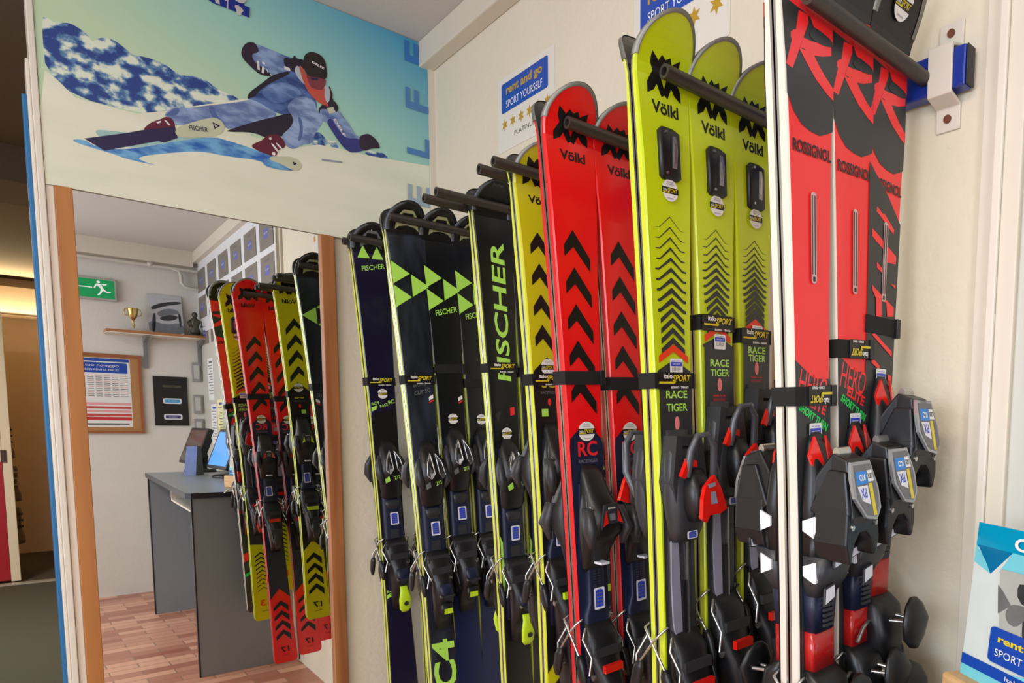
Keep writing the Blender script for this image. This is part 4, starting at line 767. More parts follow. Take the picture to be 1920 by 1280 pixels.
def strap(x, y, z, slope, style, label, w=.040):
    th = math.atan(slope)
    root = empty('ski_strap', (x, y, z), label, 'ski strap', 'black straps around the skis', (0, -th, 0))
    b = MB(); t = .020; o = [(-w, -t), (w, -t), (w, t), (-w, t)]; i2 = [(-w+.002, -t+.002), (w-.002, -t+.002), (w-.002, t-.002), (-w+.002, t-.002)]
    vs = [(a, c, q) for q in (-.0122, .0122) for a, c in o]+[(a, c, q) for q in (-.0122, .0122) for a, c in i2]
    fs = [(k, (k+1) % 4, 4+(k+1) % 4, 4+k) for k in range(4)]+[(8+k, 12+k, 12+(k+1) % 4, 8+(k+1) % 4) for k in range(4)]
    fs += [(k, 8+k, 8+(k+1) % 4, (k+1) % 4) for k in range(4)]+[(4+k, 4+(k+1) % 4, 12+(k+1) % 4, 12+k) for k in range(4)]
    b.add(vs, fs, strapm); b.build('strap_band', root)
    f = YB(-.0225)
    if style in ('logo', 'flip'):
        p = MB(); cx = -.002 if style == 'logo' else .012; r = 0 if style == 'logo' else 180; k = 1 if style == 'logo' else -1
        p.prism(rrect(.070 if style == 'logo' else .052, .026, .003, 3, cx, 0), YB(-.0205), .0015, blkp)
        X = lambda a: cx+k*a; Z = lambda a: k*a
        wl = 1 if style == 'logo' else .72
        p.text('italo', f, X(-.014*wl), Z(.007), .018*wl, .008, white, .0004, r, bold=.03); p.text('SPORT', f, X(.014*wl), Z(.004), .036*wl, .010, yel, .0004, r, .25, .03)
        p.flat([(X(-.032*wl), Z(-.0015)), (X(-.003*wl), Z(-.0015)), (X(.001*wl), Z(.002)), (X(.004*wl), Z(.002)), (X(.0*wl), Z(-.0045)), (X(-.032*wl), Z(-.0045))][::k], f, yel, .0004)
        p.text('BORMIO - TIRANO', f, X(.010*wl), Z(-.0105), .036*wl, .0035, white, .0004, r, bold=.03)
        p.build('logo_patch', root, label='black patch with yellow and white lettering')
    if style in ('buckle', 'flip'):
        p = MB(); x = w+.001
        p.box((x-.006, -.024, -.014), (x+.004, -.018, .014), blk); p.box((x-.002, -.024, -.014), (x+.004, .010, -.0124), blk); p.box((x-.002, -.024, .0124), (x+.004, .010, .014), blk)
        p.build('buckle', root, bevel=.001)
    return root
# ---- what hangs where: rack row, kind, [(x0, slope, length, tip height)], peg y
ROWS = [
 ('first', .551, [('hero', .702, .060, 1.62, 1.945), ('hero', .796, .055, 1.54, 1.945), ('herob', .887, .0, 1.43, 1.945)]),
 ('second', .816, [('tiger', .697, .050, 1.56, 1.905), ('tiger', .798, .040, 1.43, 1.905), ('tiger', .892, .035, 1.36, 1.905)]),
 ('third', 1.0725, [('speed', .700, .055, 1.69, 1.888), ('speed', .800, .055, 1.67, 1.888), ('speed', .895, .045, 1.62, 1.888)]),
 ('fourth', 1.338, [('speedy', .790, .050, 1.44, 1.888), ('speedy', .890, .045, 1.46, 1.888)]),
 ('fifth', 1.611, [('ftext', .828, .050, 1.64, 1.885), ('ftext', .918, .040, 1.62, 1.880)]),
 ('sixth', 1.893, [('ftri', .728, .066, 1.62, 1.870), ('ftri2', .815, .055, 1.57, 1.872), ('ftri2', .900, .050, 1.52, 1.872)]),
 ('seventh', 2.197, [('fpur', .742, .050, 1.60, 1.875), ('fpur', .862, .045, 1.55, 1.875)])]
STR = {('first', 0): (1.357, 'flip'), ('first', 1): (1.425, 'flip'), ('first', 2): (1.464, 'buckle'), ('second', 0): (1.384, 'logo'), ('second', 1): (1.482, 'logo'), ('second', 2): (1.470, 'logo'),
 ('third', 0): (1.397, 'buckle'), ('third', 1): (1.392, 'buckle'), ('third', 2): (1.43, 'buckle'), ('fourth', 0): (1.407, 'logo'), ('fourth', 1): (1.42, 'logo'), ('fifth', 0): (1.447, 'logo'), ('fifth', 1): (1.44, 'buckle'),
 ('sixth', 0): (1.421, 'logo'), ('sixth', 1): (1.455, 'buckle'), ('sixth', 2): (1.42, 'buckle'), ('seventh', 0): (1.425, 'logo'), ('seventh', 1): (1.43, 'logo')}
for row, py, items in ROWS:
    ym = py+.030; n = len(items)
    pos = {3: ['outermost', 'middle', 'innermost'], 2: ['outer', 'inner']}[n]
    for i, (kind, x0, sl, L, zt) in enumerate(items):
        d = SKI[kind][2]
        where = '%s pair of the %s rack row' % (pos[i], row)
        for back in (False, True):
            place_ski(kind, L, x0, sl, ym, zt, back, '%s, %s, %s' % (d, where.replace(' rack row', ' row'), 'facing away' if back else 'facing forward') if len(d.split()) <= 6 else '%s, %s pair, %s row, %s' % (d, pos[i], row, 'facing away' if back else 'facing forward'))
        z, st = STR[(row, i)]
        strap(x0+sl*(1.85-z), ym, z, sl, st, 'black strap around the %s pair of %s in the %s row' % (pos[i], GRP[kind], row))
# ---- rack: blue rail with its white brackets, and the pegs
rail = empty('ski_rack', (XW, 1.4, 1.80), 'blue steel ski rack rail on the side wall, held by white brackets', 'ski rack')
def L_(mb, *a, **k):
    o = mb.build(*a, **k); return o
blue = M('blue_enamel', (16, 46, 140), .3, var=.08, coat=.3); blackcap = M('dark_end_cap', (30, 30, 34), .4)
mb = MB().box((-.030, -.912, .002), (-.006, .93, .058), blue); mb.build('rail', rail, bevel=.003)
mb = MB().box((-.029, -.915, .003), (-.007, -.9125, .057), blackcap); mb.build('end_cap', rail, bevel=.001)
pegm = M('dark_steel_peg', (72, 66, 60), .4, .5, var=.25, scale=40)
for k, py in enumerate([.551, .612, .816, .877, 1.0725, 1.133, 1.338, 1.400, 1.611, 1.678, 1.893, 1.954, 2.197, 2.258]):
    MB().tube([(.684-XW, py-1.4, .028), (-.030, py-1.4, .028)], .0108, pegm, 18, True, .0062).build('peg', rail)
for yb in (.525, 1.48, 2.31):
    b = MB(); y = yb-1.4; w = .019 if yb < 2.3 else .014
    prof = [(0, -.045), (-.004, -.045), (-.005, -.012), (-.034, -.004), (-.036, .064), (-.005, .072), (-.004, .108), (0, .108), (0, .10), (-.001, .07), (-.030, .060), (-.030, .0), (-.001, -.008)]
    b.prism(prof, lambda a, c, q: (a, y-w+q, c), 2*w, whitep); br_ = b.build('bracket', rail, bevel=.0015, label='white painted steel bracket')
    for z in (-.028, .092): MB().tube([(-.003, y, z), (-.007, y, z)], .006, M('rusty_screw', (120, 70, 50), .5, .4, var=.4, scale=300), 12).build('screw', br_)
# ---------------------------------------------------------------- poster on the back wall
PM = {'mount': M('poster_mountain', (60, 90, 150), .4), 'snow': M('poster_snow', (206, 206, 178), .4), 'shade': M('poster_pale_blue', (150, 186, 180), .4), 'blue': M('poster_blue', (52, 112, 180), .4, var=.3, scale=12),
 'jeans': M('poster_denim', (118, 140, 178), .4, var=.2, scale=30), 'jeansd': M('poster_denim_fold', (78, 98, 150), .4), 'black': M('poster_black', (30, 22, 42), .4), 'torso': M('poster_jacket', (56, 84, 140), .4, var=.2, scale=30),
 'torsol': M('poster_jacket_pale', (92, 124, 172), .4, var=.2, scale=30), 'boot': M('poster_boot', (92, 20, 42), .4, var=.25), 'white': M('poster_white', (220, 214, 214), .4), 'skid': M('poster_ski_dark', (36, 26, 68), .4), 'skil': M('poster_ski_pale', (188, 190, 160), .4),
 'sleeve': M('poster_sleeve', (100, 124, 168), .4, var=.2, scale=30), 'glove': M('poster_glove', (40, 26, 46), .4, var=.3), 'dblue': M('poster_deep_blue', (46, 50, 118), .4, var=.2), 'scarf': M('poster_red_collar', (186, 78, 62), .4), 'scarfw': M('poster_grey_collar', (170, 180, 186), .4),
 'face': M('poster_face', (122, 54, 62), .4, var=.25), 'hat': M('poster_cap', (34, 26, 26), .4), 'shadel': M('poster_track', (140, 146, 158), .4), 'logo': M('poster_logo_blue', (12, 36, 128), .4), 'logow': M('poster_logo_pale', (190, 186, 180), .4)}
ramp(PM['mount'], (36, 62, 128), (214, 222, 200), 27, .44, .58, (1, 1, 1.3), 4, (.5, (86, 128, 166)))
for n_, a_, b_ in (('jeans', (92, 112, 158), (146, 168, 200)), ('torso', (40, 62, 118), (88, 116, 168)), ('torsol', (70, 98, 150), (120, 150, 192)), ('sleeve', (78, 98, 148), (134, 158, 194)), ('blue', (36, 92, 170), (110, 168, 204))):
    ramp(PM[n_], a_, b_, 22, .38, .62, (1, 1, 2.2), 4)
ramp(PM['snow'], (210, 213, 188), (228, 226, 204), 5, .3, .7, (.4, 1, 2.5), 8)
sky = M('poster_sky', (160, 196, 170), .35); nt = sky.node_tree; N = nt.nodes
tc = N.new('ShaderNodeTexCoord'); sp = N.new('ShaderNodeSeparateXYZ'); nt.links.new(tc.outputs['Object'], sp.inputs[0])
ma = N.new('ShaderNodeMath'); ma.operation = 'MULTIPLY_ADD'; ma.inputs[1].default_value = .55; nt.links.new(sp.outputs[0], ma.inputs[0]); nt.links.new(sp.outputs[2], ma.inputs[2])
cr = N.new('ShaderNodeValToRGB'); e = cr.color_ramp.elements; e[0].position = .0; e[0].color = lin((184, 208, 172)); e[1].position = 1; e[1].color = lin((66, 150, 186))
mr = N.new('ShaderNodeMapRange'); mr.inputs[1].default_value = 2.35; mr.inputs[2].default_value = 3.0; nt.links.new(ma.outputs[0], mr.inputs[0]); nt.links.new(mr.outputs[0], cr.inputs[0])
x_ = cr.color_ramp.elements.new(.45); x_.color = lin((150, 200, 186)); nt.links.new(cr.outputs[0], N['Principled BSDF'].inputs['Base Color'])
pz0, px0, px1 = 1.852, .0672, .9715
po = empty('ski_poster', (.5, YBK, pz0), 'large poster of a skier leaning into a turn above the mirror', 'poster')
def under(mb, name, par, **k):
    o = mb.build(name, None, **k); o.parent = par; o.matrix_parent_inverse = Matrix.Translation(-Vector(par.location)); return o
mb = MB(); mb.box((px0, 2.334, pz0), (px1, YBK-.0005, ZC-.001), M('poster_board_edge', (150, 140, 126), .6)); under(mb, 'poster_board', po)
art = MB(); f = YB(2.3338); art.flat([(px0, pz0), (px1, pz0), (px1, ZC-.002), (px0, ZC-.002)], f, sky, 0)
def clampp(p): return [(min(max(a, px0), px1), min(max(b, pz0), ZC-.002)) for a, b in p]
lay = 0
for c, sm, pts in POSTER_ART:
    lay += 1
    if c == 'snow': pts = pts[:-3]+[(px1, 2.062), (px1, pz0), (px0, pz0), (px0, 2.02)]
    art.flat(clampp(chaikin(pts, 2 if sm else 0)), f, PM[c], .00006*lay)
l2 = .00006*(lay+2)
lc = M('poster_letter_blue', (74, 122, 176), .4); lc2 = M('poster_letter_grey', (150, 168, 182), .4)
for t, z, c in (('E', 2.463, M('poster_letter_deep', (44, 110, 178), .4)), ('F', 2.322, lc), ('L', 2.182, lc), ('E', 2.030, lc2)):
    art.text(t, f, .936, z, .062 if t != 'L' else .058, .070, c, l2, 90, bold=.02)
art.text('FISCHER', f, .366, 2.0655, .040, .012, PM['skid'], l2, 9, bold=.01); art.text('DELFE', f, .655, 2.3275, .032, .006, PM['white'], l2, -14, bold=.04)
art.text('DELF', f, .7075, 2.170, .050, .007, PM['white'], l2, -56, bold=.04); art.text('go', f, .455, 2.43, .06, .05, PM['logow'], l2, 0, bold=.02)
under(art, 'poster_picture', po)
# ---------------------------------------------------------------- mirror
mr_ = empty('wall_mirror', (.4, YBK, .3), 'tall wall mirror in an orange-brown pine frame under the poster', 'mirror')
glass = M('mirror_glass', (238, 240, 238), .0, 1.0, var=0); glass.node_tree.nodes['Principled BSDF'].inputs['Roughness'].default_value = .004
under(MB().box((.112, YBK-.006, .2), (.646, YBK-.001, 1.9), glass), 'mirror_glass', mr_)
pine = M('pine_frame', (196, 124, 58), .5, var=.12); ramp(pine, (140, 82, 42), (172, 112, 62), 3, .3, .7, (14, 14, .9), 6)
pine2 = M('orange_pine_frame', (196, 124, 50), .5, var=.1); ramp(pine2, (160, 100, 46), (182, 120, 58), 3, .3, .7, (9, 9, .6), 5)
for n, a, b, m in (('frame_strip', (.0815, YBK-.022, .14), (.113, YBK-.0005, 1.8515), pine2), ('frame_strip', (.645, YBK-.022, .14), (.681, YBK-.0005, 1.8515), pine), ('frame_strip', (.113, YBK-.022, .14), (.645, YBK-.0005, .2), pine)):
    under(MB().box(a, b, m), n, mr_, bevel=.0015)
# ---------------------------------------------------------------- signs on the side wall
signb = M('sign_blue', (22, 72, 170), .3, var=.03, coat=.2); gold = M('gold_print', (206, 164, 52), .35, .3); signw = M('sign_card', (226, 220, 206), .35, var=.02)
def rgsign(y0_, z0, label, n):
    s = empty('shop_sign', (XW, y0_, z0), label, 'sign', 'star rating signs on the side wall')
    w, h = .297, .196; P = lambda a, b: (a-y0_, z0+b)
    f = XB(XW-.0015)
    m = MB(); m.prism(rrect(w, h, .004, 2, w/2-y0_, z0+h/2), XB(XW-.0002), .0012, signw); under(m, 'sign_card', s)
    m = MB(); m.flat(rrect(.243, .078, .007, 4, .023+.1215-y0_, z0+.141), f, signb, .0004); m.text('rent and go', f, .144-y0_, z0+.155, .19, .030, gold, .0007, 0, bold=.035); m.text('SPORT YOURSELF', f, .144-y0_, z0+.122, .19, .019, white, .0007)
    under(m, 'sign_logo', s, label='blue panel with gold and white lettering')
    m = MB()
    for k in range(n): m.flat(star(.040+.222*k/max(n-1, 1)-y0_ if n == 6 else .13+.065*k-y0_, z0+.070, .017 if n == 6 else .021), f, gold, .0004)
    if n == 6: m.text('PLATINUM', f, .150-y0_, z0+.035, .115, .012, M('sign_grey', (90, 86, 80), .5), .0004)
    under(m, 'gold_stars', s)
rgsign(1.903, 2.064, 'white card sign with blue panel and six gold stars, above the red skis', 6)
rgsign(1.283, 2.058, 'white card sign with blue panel and larger stars, above the lime skis', 3)
# ---------------------------------------------------------------- reflected side of the room: cards, pinned papers, frames
cardm = M('taupe_card', (120, 112, 102), .5, var=.1); cardb = M('card_blue', (92, 98, 170), .4)
boardw = M('white_board', (226, 226, 228), .4, var=.02)
struct(MB().box((.9765, YFAR, 1.92), (.980, .4045, 2.428), boardw), 'trim_9')
ys = [-1.56, -1.17, -.78, -.40, -.02, .36]
nm = ['farthest from the ski rack', 'second from the far wall', 'third from the far wall', 'third from the ski rack', 'second from the ski rack', 'nearest the ski rack']
for r_, z in enumerate((2.214, 2.022, 1.83)):
    for k, y in enumerate(ys):
        f = XB(.9762) if z > 1.92 else XB(.9797)
        X0 = .9762 if z > 1.92 else .9797
        c = empty('framed_card', (X0, y-.145, z), 'small taupe card with blue emblem, %s row, %s' % (('top', 'middle', 'bottom')[r_], nm[k]), 'card', 'taupe cards on the white panel')
        m = MB(); m.prism([(-y, z), (-y+.29, z), (-y+.29, z+.155), (-y, z+.155)], f, .003, cardm); under(m, 'card', c)
        m = MB(); m.flat(rrect(.10, .05, .006, 3, -y+.145, z+.075), f, cardb, .0034); m.text('rent go', f, -y+.145, z+.078, .08, .012, white, .0038); m.text('SPORT', f, -y+.145, z+.128, .1, .008, greyp, .0038); under(m, 'emblem', c, label='blue emblem')
pap = M('pinned_paper', (226, 226, 224), .7); 
for k, (y, z, w, h, c, lb) in enumerate(((-1.66, 1.42, .20, .30, pap, 'white printed sheet pinned highest beside the shelf'), (-1.60, 1.10, .2, .29, pap, 'white printed sheet pinned below the highest sheet'), (-1.36, 1.12, .18, .30, M('yellow_paper', (228, 222, 160), .7), 'pale yellow sheet pinned beside the white sheets'))):
    o = MB(); f = XB(.9797); o.prism([(-y-w, z), (-y, z), (-y, z+h), (-y-w, z+h)], f, .0008, c)
    for q in range(11): o.flat([(-y-w+.02, z+h-.05-.02*q), (-y-.02-.03*(q % 3), z+h-.05-.02*q), (-y-.02-.03*(q % 3), z+h-.056-.02*q), (-y-w+.02, z+h-.056-.02*q)], f, greyp, .001)
    o.flat([(-y-w+.02, z+h-.035), (-y-.06, z+h-.035), (-y-.06, z+h-.02), (-y-w+.02, z+h-.02)], f, bluep if k else greyp, .001)
    o.build('pinned_paper', label=lb, category='paper', group='papers pinned on the side wall')
# ---------------------------------------------------------------- far wall (seen in the mirror)
yf = YFAR; FF = lambda l0: (lambda a, b, l: (a, yf+l0+l, b))
e = empty('exit_sign', (.41, yf, 2.10), 'green emergency exit sign with a running figure above the shelf', 'sign')
e_grey = M('grey_casing', (172, 170, 162), .5)
under(MB().box((.21, yf+.001, 2.090), (.512, yf+.035, 2.240), e_grey), 'casing', e, bevel=.004)
m = MB(); f = FF(.0352); gr = M('exit_green', (10, 150, 84), .35, emit=.25); m.flat([(.22, 2.103), (.500, 2.103), (.500, 2.228), (.22, 2.228)], f, gr, .0005)
wE = M('exit_white', (235, 240, 235), .4, emit=.3)
m.flat(disc(.0095, 16, .418, 2.2115), f, wE, .001)
for p in ([(.408, 2.200), (.432, 2.196), (.444, 2.165), (.430, 2.155), (.424, 2.175), (.410, 2.185)], [(.408, 2.200), (.400, 2.190), (.392, 2.172), (.398, 2.168), (.408, 2.184)], [(.430, 2.196), (.446, 2.190), (.462, 2.196), (.461, 2.203), (.446, 2.199)], [(.430, 2.160), (.444, 2.165), (.462, 2.150), (.480, 2.152), (.480, 2.145), (.460, 2.142), (.446, 2.150)], [(.428, 2.160), (.440, 2.158), (.430, 2.135), (.416, 2.120), (.408, 2.123), (.422, 2.140)], [(.30, 2.168), (.385, 2.168), (.385, 2.174), (.30, 2.174)], [(.25, 2.171), (.30, 2.195), (.30, 2.147)]):
    m.flat(p, f, wE, .001)
under(m, 'sign_face', e)
pipem = M('white_pipe', (206, 202, 190), .4)
p = MB(); p.tube([(-2.6, yf+.04, 2.375), (.6, yf+.04, 2.372), (.988, yf+.04, 2.368)], .012, pipem, 12); p.tube([(.80, yf+.04, 2.375), (.862, yf+.04, 2.36), (.875, yf+.04, 2.33), (.875, yf+.04, 2.275), (.90, yf+.04, 2.245), (.988, yf+.04, 2.238)], .012, pipem, 12)
p.tube([(.70, yf+.04, 2.372), (.70, yf+.06, 2.39)], .016, pipem, 12); p.build('water_pipe', label='white painted pipe running along the top of the far wall', category='pipe')
sh = empty('wall_shelf', (.72, yf, 1.87), 'wooden wall shelf on grey brackets with cup, picture and figurine', 'shelf')
shw = M('shelf_wood', (168, 112, 66), .5, var=.15); under(MB().box((.43, yf+.001, 1.868), (.985, yf+.20, 1.886), shw), 'shelf_board', sh, bevel=.002)
under(MB().box((.432, yf+.001, 1.862), (.983, yf+.198, 1.868), whitep), 'shelf_underside', sh, label='white underside')
for x in (.64, .955):
    b = MB(); b.prism([(0, 1.862), (.19, 1.862), (.19, 1.850), (.03, 1.82), (.015, 1.64), (0, 1.64)], lambda a, q, l: (x+l, yf+.001+a, q), .022, M('grey_bracket', (118, 118, 116), .5)); under(b, 'shelf_bracket', sh, bevel=.001)
goldm = M('gold_metal', (208, 180, 110), .2, .9, var=.1); marb = M('pale_marble', (200, 196, 186), .3, var=.2)
cup = empty('trophy_cup', (.585, yf+.10, 1.886), 'small golden trophy cup with two handles on the shelf', 'trophy')
c0 = (.585, yf+.10, 1.886)
under(MB().box((.560, yf+.075, 1.886), (.610, yf+.125, 1.908), marb), 'cup_base', cup)
under(MB().lathe([(.010, .022), (.006, .03), (.005, .07), (.008, .082), (.022, .098), (.028, .125), (.032, .155), (.034, .16), (.030, .16), (.024, .12)], goldm, 24, c0), 'cup_bowl', cup)
for sx in (-1, 1): under(MB().tube([(.585+sx*.026, yf+.1, 1.995), (.585+sx*.044, yf+.1, 2.00), (.585+sx*.048, yf+.1, 2.02), (.585+sx*.040, yf+.1, 2.042), (.585+sx*.032, yf+.1, 2.040)], .003, goldm, 8), 'cup_handle', cup)
pic = empty('photo_print', (.775, yf+.03, 1.886), 'black and white photograph leaning on the shelf wall', 'picture')
m = MB(); m.prism([(.675, 1.887), (.875, 1.887), (.872, 2.175), (.678, 2.175)], lambda a, q, l: (a, yf+.055-(q-1.887)*.16+l, q), .004, M('photo_paper', (190, 192, 196), .4)); under(m, 'print_sheet', pic)
m = MB(); g = lambda a, q, l: (a, yf+.0595-(q-1.887)*.16+l, q); bwd = M('photo_dark', (50, 52, 56), .4, var=.3, scale=40); bwm = M('photo_grey', (120, 124, 130), .4, var=.3, scale=40)
for p, c in (([(.675, 1.888), (.874, 1.888), (.874, 1.98), (.76, 1.96), (.675, 1.99)], bwm), ([(.69, 2.08), (.76, 2.12), (.868, 2.14), (.868, 2.12), (.77, 2.095), (.70, 2.055)], bwd), ([(.72, 2.04), (.78, 2.08), (.84, 2.075), (.86, 2.05), (.80, 2.03), (.74, 2.01)], bwm), ([(.73, 2.0), (.78, 2.035), (.85, 2.03), (.83, 2.0), (.77, 1.985)], bwd), ([(.845, 2.05), (.862, 2.05), (.862, 1.95), (.852, 1.95)], bwd), ([(.69, 1.90), (.71, 1.90), (.72, 2.04), (.70, 2.03)], bwd)): m.flat(chaikin(p, 1), g, c, .0005)
under(m, 'print_image', pic)
fg = M('bronze_figurine', (78, 76, 62), .4, .4, var=.3, scale=60); 
fig = empty('skier_figurine', (.935, yf+.10, 1.886), 'small dark bronze skier figurine on the shelf corner', 'figurine')
under(MB().box((.895, yf+.07, 1.886), (.975, yf+.13, 1.900), fg), 'figurine_base', fig, bevel=.002)
m = MB(); m.loft([(1.90, .935, yf+.1, .030, .022), (1.925, .935, yf+.1, .034, .026), (1.95, .935, yf+.102, .022, .018), (1.985, .935, yf+.1, .030, .02), (2.01, .935, yf+.1, .026, .018), (2.024, .935, yf+.1, .010, .010)], fg, 16, 2)
m.lathe([(.004, 0), (.014, .008), (.018, .022), (.015, .036), (.005, .044)], fg, 14, (.935, yf+.1, 2.02))
for sx in (-1, 1): m.tube([(.935+sx*.024, yf+.1, 2.0), (.935+sx*.044, yf+.11, 1.985), (.935+sx*.034, yf+.125, 1.955)], [.010, .008, .007], fg, 10)
under(m, 'figurine_body', fig)
m = MB()
for sx in (-1, 1): m.tube([(.935+sx*.034, yf+.125, 1.955), (.935+sx*.052, yf+.13, 1.89)], .002, fg, 6)
under(m, 'ski_pole', fig)
nb = empty('notice_board', (.47, yf, 1.17), 'wood-framed price list board on the far wall', 'notice board')
wf = M('board_frame_wood', (150, 88, 52), .5, var=.1); cork = M('board_backing', (176, 128, 78), .7, var=.15)
for a, b in (((.16, .0, 1.170), (.622, .02, 1.188)), ((.16, .0, 1.708), (.622, .02, 1.726)), ((.16, .0, 1.188), (.176, .02, 1.708)), ((.606, .0, 1.188), (.622, .02, 1.708))):
    under(MB().box((a[0], yf+.001, a[2]), (b[0], yf+.022, b[2]), wf), 'board_frame', nb)
under(MB().box((.176, yf+.001, 1.188), (.606, yf+.008, 1.708), cork), 'board_back', nb)
m = MB(); f = FF(.0085); m.flat([(.20, 1.215), (.560, 1.215), (.560, 1.695), (.20, 1.695)], f, pap, .0005)
m.flat([(.205, 1.672), (.556, 1.672), (.556, 1.692), (.205, 1.692)], f, signb, .001)
m.flat(rrect(.33, .072, .006, 3, .38, 1.628), f, signb, .001); m.text('Il tuo noleggio', f, .40, 1.642, .20, .022, white, .0014); m.text('PREZZI RENTAL PRICES', f, .40, 1.614, .2, .012, white, .0014)
rl = M('list_red', (196, 70, 70), .5); rp = M('list_pink', (222, 160, 160), .5)
for q in range(12): m.flat([(.22, 1.575-.013*q), (.545, 1.575-.013*q), (.545, 1.571-.013*q), (.22, 1.571-.013*q)], f, greyp if q % 3 else rp, .001)
for x in range(7): m.flat([(.235+.043*x, 1.42), (.245+.043*x, 1.42), (.245+.043*x, 1.58), (.235+.043*x, 1.58)], f, pap, .0014)
for q, c in enumerate((rp, rl, rp, rl, rp)): m.flat([(.205, 1.385-.026*q), (.556, 1.385-.026*q), (.556, 1.368-.026*q), (.205, 1.368-.026*q)], f, c, .001)
m.flat([(.205, 1.285), (.556, 1.285), (.556, 1.262), (.205, 1.262)], f, M('list_strong_red', (200, 40, 48), .5), .0012)
m.flat([(.22, 1.24), (.54, 1.24), (.54, 1.228), (.22, 1.228)], f, greyp, .001); under(m, 'price_list', nb, label='printed price list, blue header and red rows')
bb = empty('plaque_board', (.78, yf, 1.22), 'black board with three small plaques beside the notice board', 'board')
under(MB().box((.684, yf+.001, 1.228), (.882, yf+.012, 1.588), M('black_board', (12, 12, 14), .6)), 'board_panel', bb)
for z, c, n_ in ((1.516, M('brass_plaque', (90, 86, 70), .4, .5), 'dull brass plaque'), (1.408, M('cyan_plaque', (60, 160, 214), .3), 'light blue plaque'), (1.292, M('violet_plaque', (58, 58, 120), .3), 'dark blue plaque in a white frame')):
    m = MB(); m.prism(rrect(.108, .040 if z < 1.5 else .016, .012 if z < 1.5 else .006, 4, .79, z), FF(.012), .002, whp if z < 1.5 else c); m.flat(rrect(.088, .024, .006, 3, .79, z), FF(.0142), c, .0003) if z < 1.5 else None
    m.text('SKI RENT', FF(.0142), .79, z, .05, .006, blkp if z > 1.5 else white, .0006); under(m, 'plaque', bb, label=n_)
greyf = M('grey_picture_frame', (150, 150, 150), .4)
for z, lb in ((1.56, 'small grey picture frame below the shelf end, topmost'), (1.32, 'small grey picture frame in the corner, middle of three'), (1.14, 'small grey picture frame in the corner, lowest of three')):
    c = empty('picture_frame', (.935, yf, z), lb, 'picture frame', 'small grey frames in the corner')
    under(MB().box((.915, yf+.001, z), (.965, yf+.022, z+.14), greyf), 'frame', c, bevel=.002)
    under(MB().box((.924, yf+.0225, z+.02), (.956, yf+.0235, z+.12), M('frame_picture', (196, 196, 190), .3, var=.2, scale=60)), 'picture', c)
# ---------------------------------------------------------------- service desk and what stands on it
dg = M('grey_laminate', (128, 134, 140), .45, var=.05, scale=60); edg = M('black_edge_band', (28, 30, 40), .4); topm = M('desk_top_laminate', (138, 144, 150), .35, var=.08)
dk = empty('service_desk', (.76, -.4, 0), 'grey laminate service desk with black edges against the side wall', 'desk')
ZD, Y1, Y0 = .93, .462, -1.16
under(MB().box((.566, .425, .001), (.962, .450, ZD-.028), dg), 'end_panel', dk); under(MB().box((.560, .424, .001), (.566, .451, ZD-.028), edg), 'edge_band', dk, label='black edge')
under(MB().box((.556, -1.13, .001), (.962, -1.105, ZD-.028), dg), 'end_panel', dk); under(MB().box((.550, -1.131, .001), (.556, -1.104, ZD-.028), edg), 'edge_band', dk, label='black edge')
m = MB(); m.prism([(.560, Y0), (.962, Y0), (.962, Y1), (.560, Y1), (.540, Y1-.03), (.540, Y0+.03)], lambda a, b, l: (a, b, ZD-.026+l), .026, edg); m.prism([(.562, Y0+.003), (.960, Y0+.003), (.960, Y1-.003), (.562, Y1-.003), (.543, Y1-.032), (.543, Y0+.032)], lambda a, b, l: (a, b, ZD-.0005+l), .001, topm)
under(m, 'desk_top', dk)
under(MB().box((.90, -1.105, .25), (.918, .425, ZD-.028), dg), 'back_panel', dk)
m = MB(); m.box((.60, -.55, ZD-.13), (.90, .15, ZD-.12), whitep); m.box((.60, .14, ZD-.12), (.90, .15, ZD-.028), whitep); m.box((.60, -.55, ZD-.12), (.90, -.54, ZD-.028), whitep); under(m, 'open_tray', dk, label='white tray under the top')
def monitor(x, y, ang, scr, label, w=.33, h=.25, tilt=-20):
    r = empty('touch_screen', (x, y, ZD+.001), label, 'monitor', None, (0, 0, math.radians(ang)))
    R = Matrix.Rotation(math.radians(tilt), 3, 'X')
    b = MB(); b.loft([(0, 0, .03, .10, .085), (.012, 0, .03, .095, .08), (.02, 0, .03, .06, .05)], blk, 20, 3); b.build('monitor_base', r)
    MB().tube([(0, .05, .015), (0, .06, .10), (0, .03, .17)], .02, blk, 12).build('monitor_arm', r)
    b = MB(); q = lambda a, c, l: tuple(R@Vector((a, l, c-.125))+Vector((0, 0, .175)))
    b.prism(rrect(w, h, .012, 3, 0, .125), lambda a, c, l: q(a, c, l), .03, blk); b.prism(rrect(w*.6, h*.6, .02, 3, 0, .125), lambda a, c, l: q(a, c, l+.03), .03, blk); hs = b.build('monitor_housing', r)
    b = MB(); b.flat(rrect(w-.035, h-.035, .003, 2, 0, .125), lambda a, c, l: q(a, c, -l), scr, .001)
    b.build('screen', hs, label='lit blue screen' if scr.name.startswith('lit') else 'dark screen')
monitor(.80, -1.13, -98, M('dark_glass_screen', (70, 62, 54), .15), 'black touch screen standing at the far end of the desk, screen dark')
monitor(.86, -.52, -98, M('lit_screen', (60, 120, 200), .2, emit=.9, emitcol=(90, 150, 225)), 'touch screen with lit blue display in the middle of the desk')
br2 = empty('leaflet_stand', (.72, -.76, ZD+.001), 'small leaflet stand on the desk between the two touch screens', 'leaflet stand')
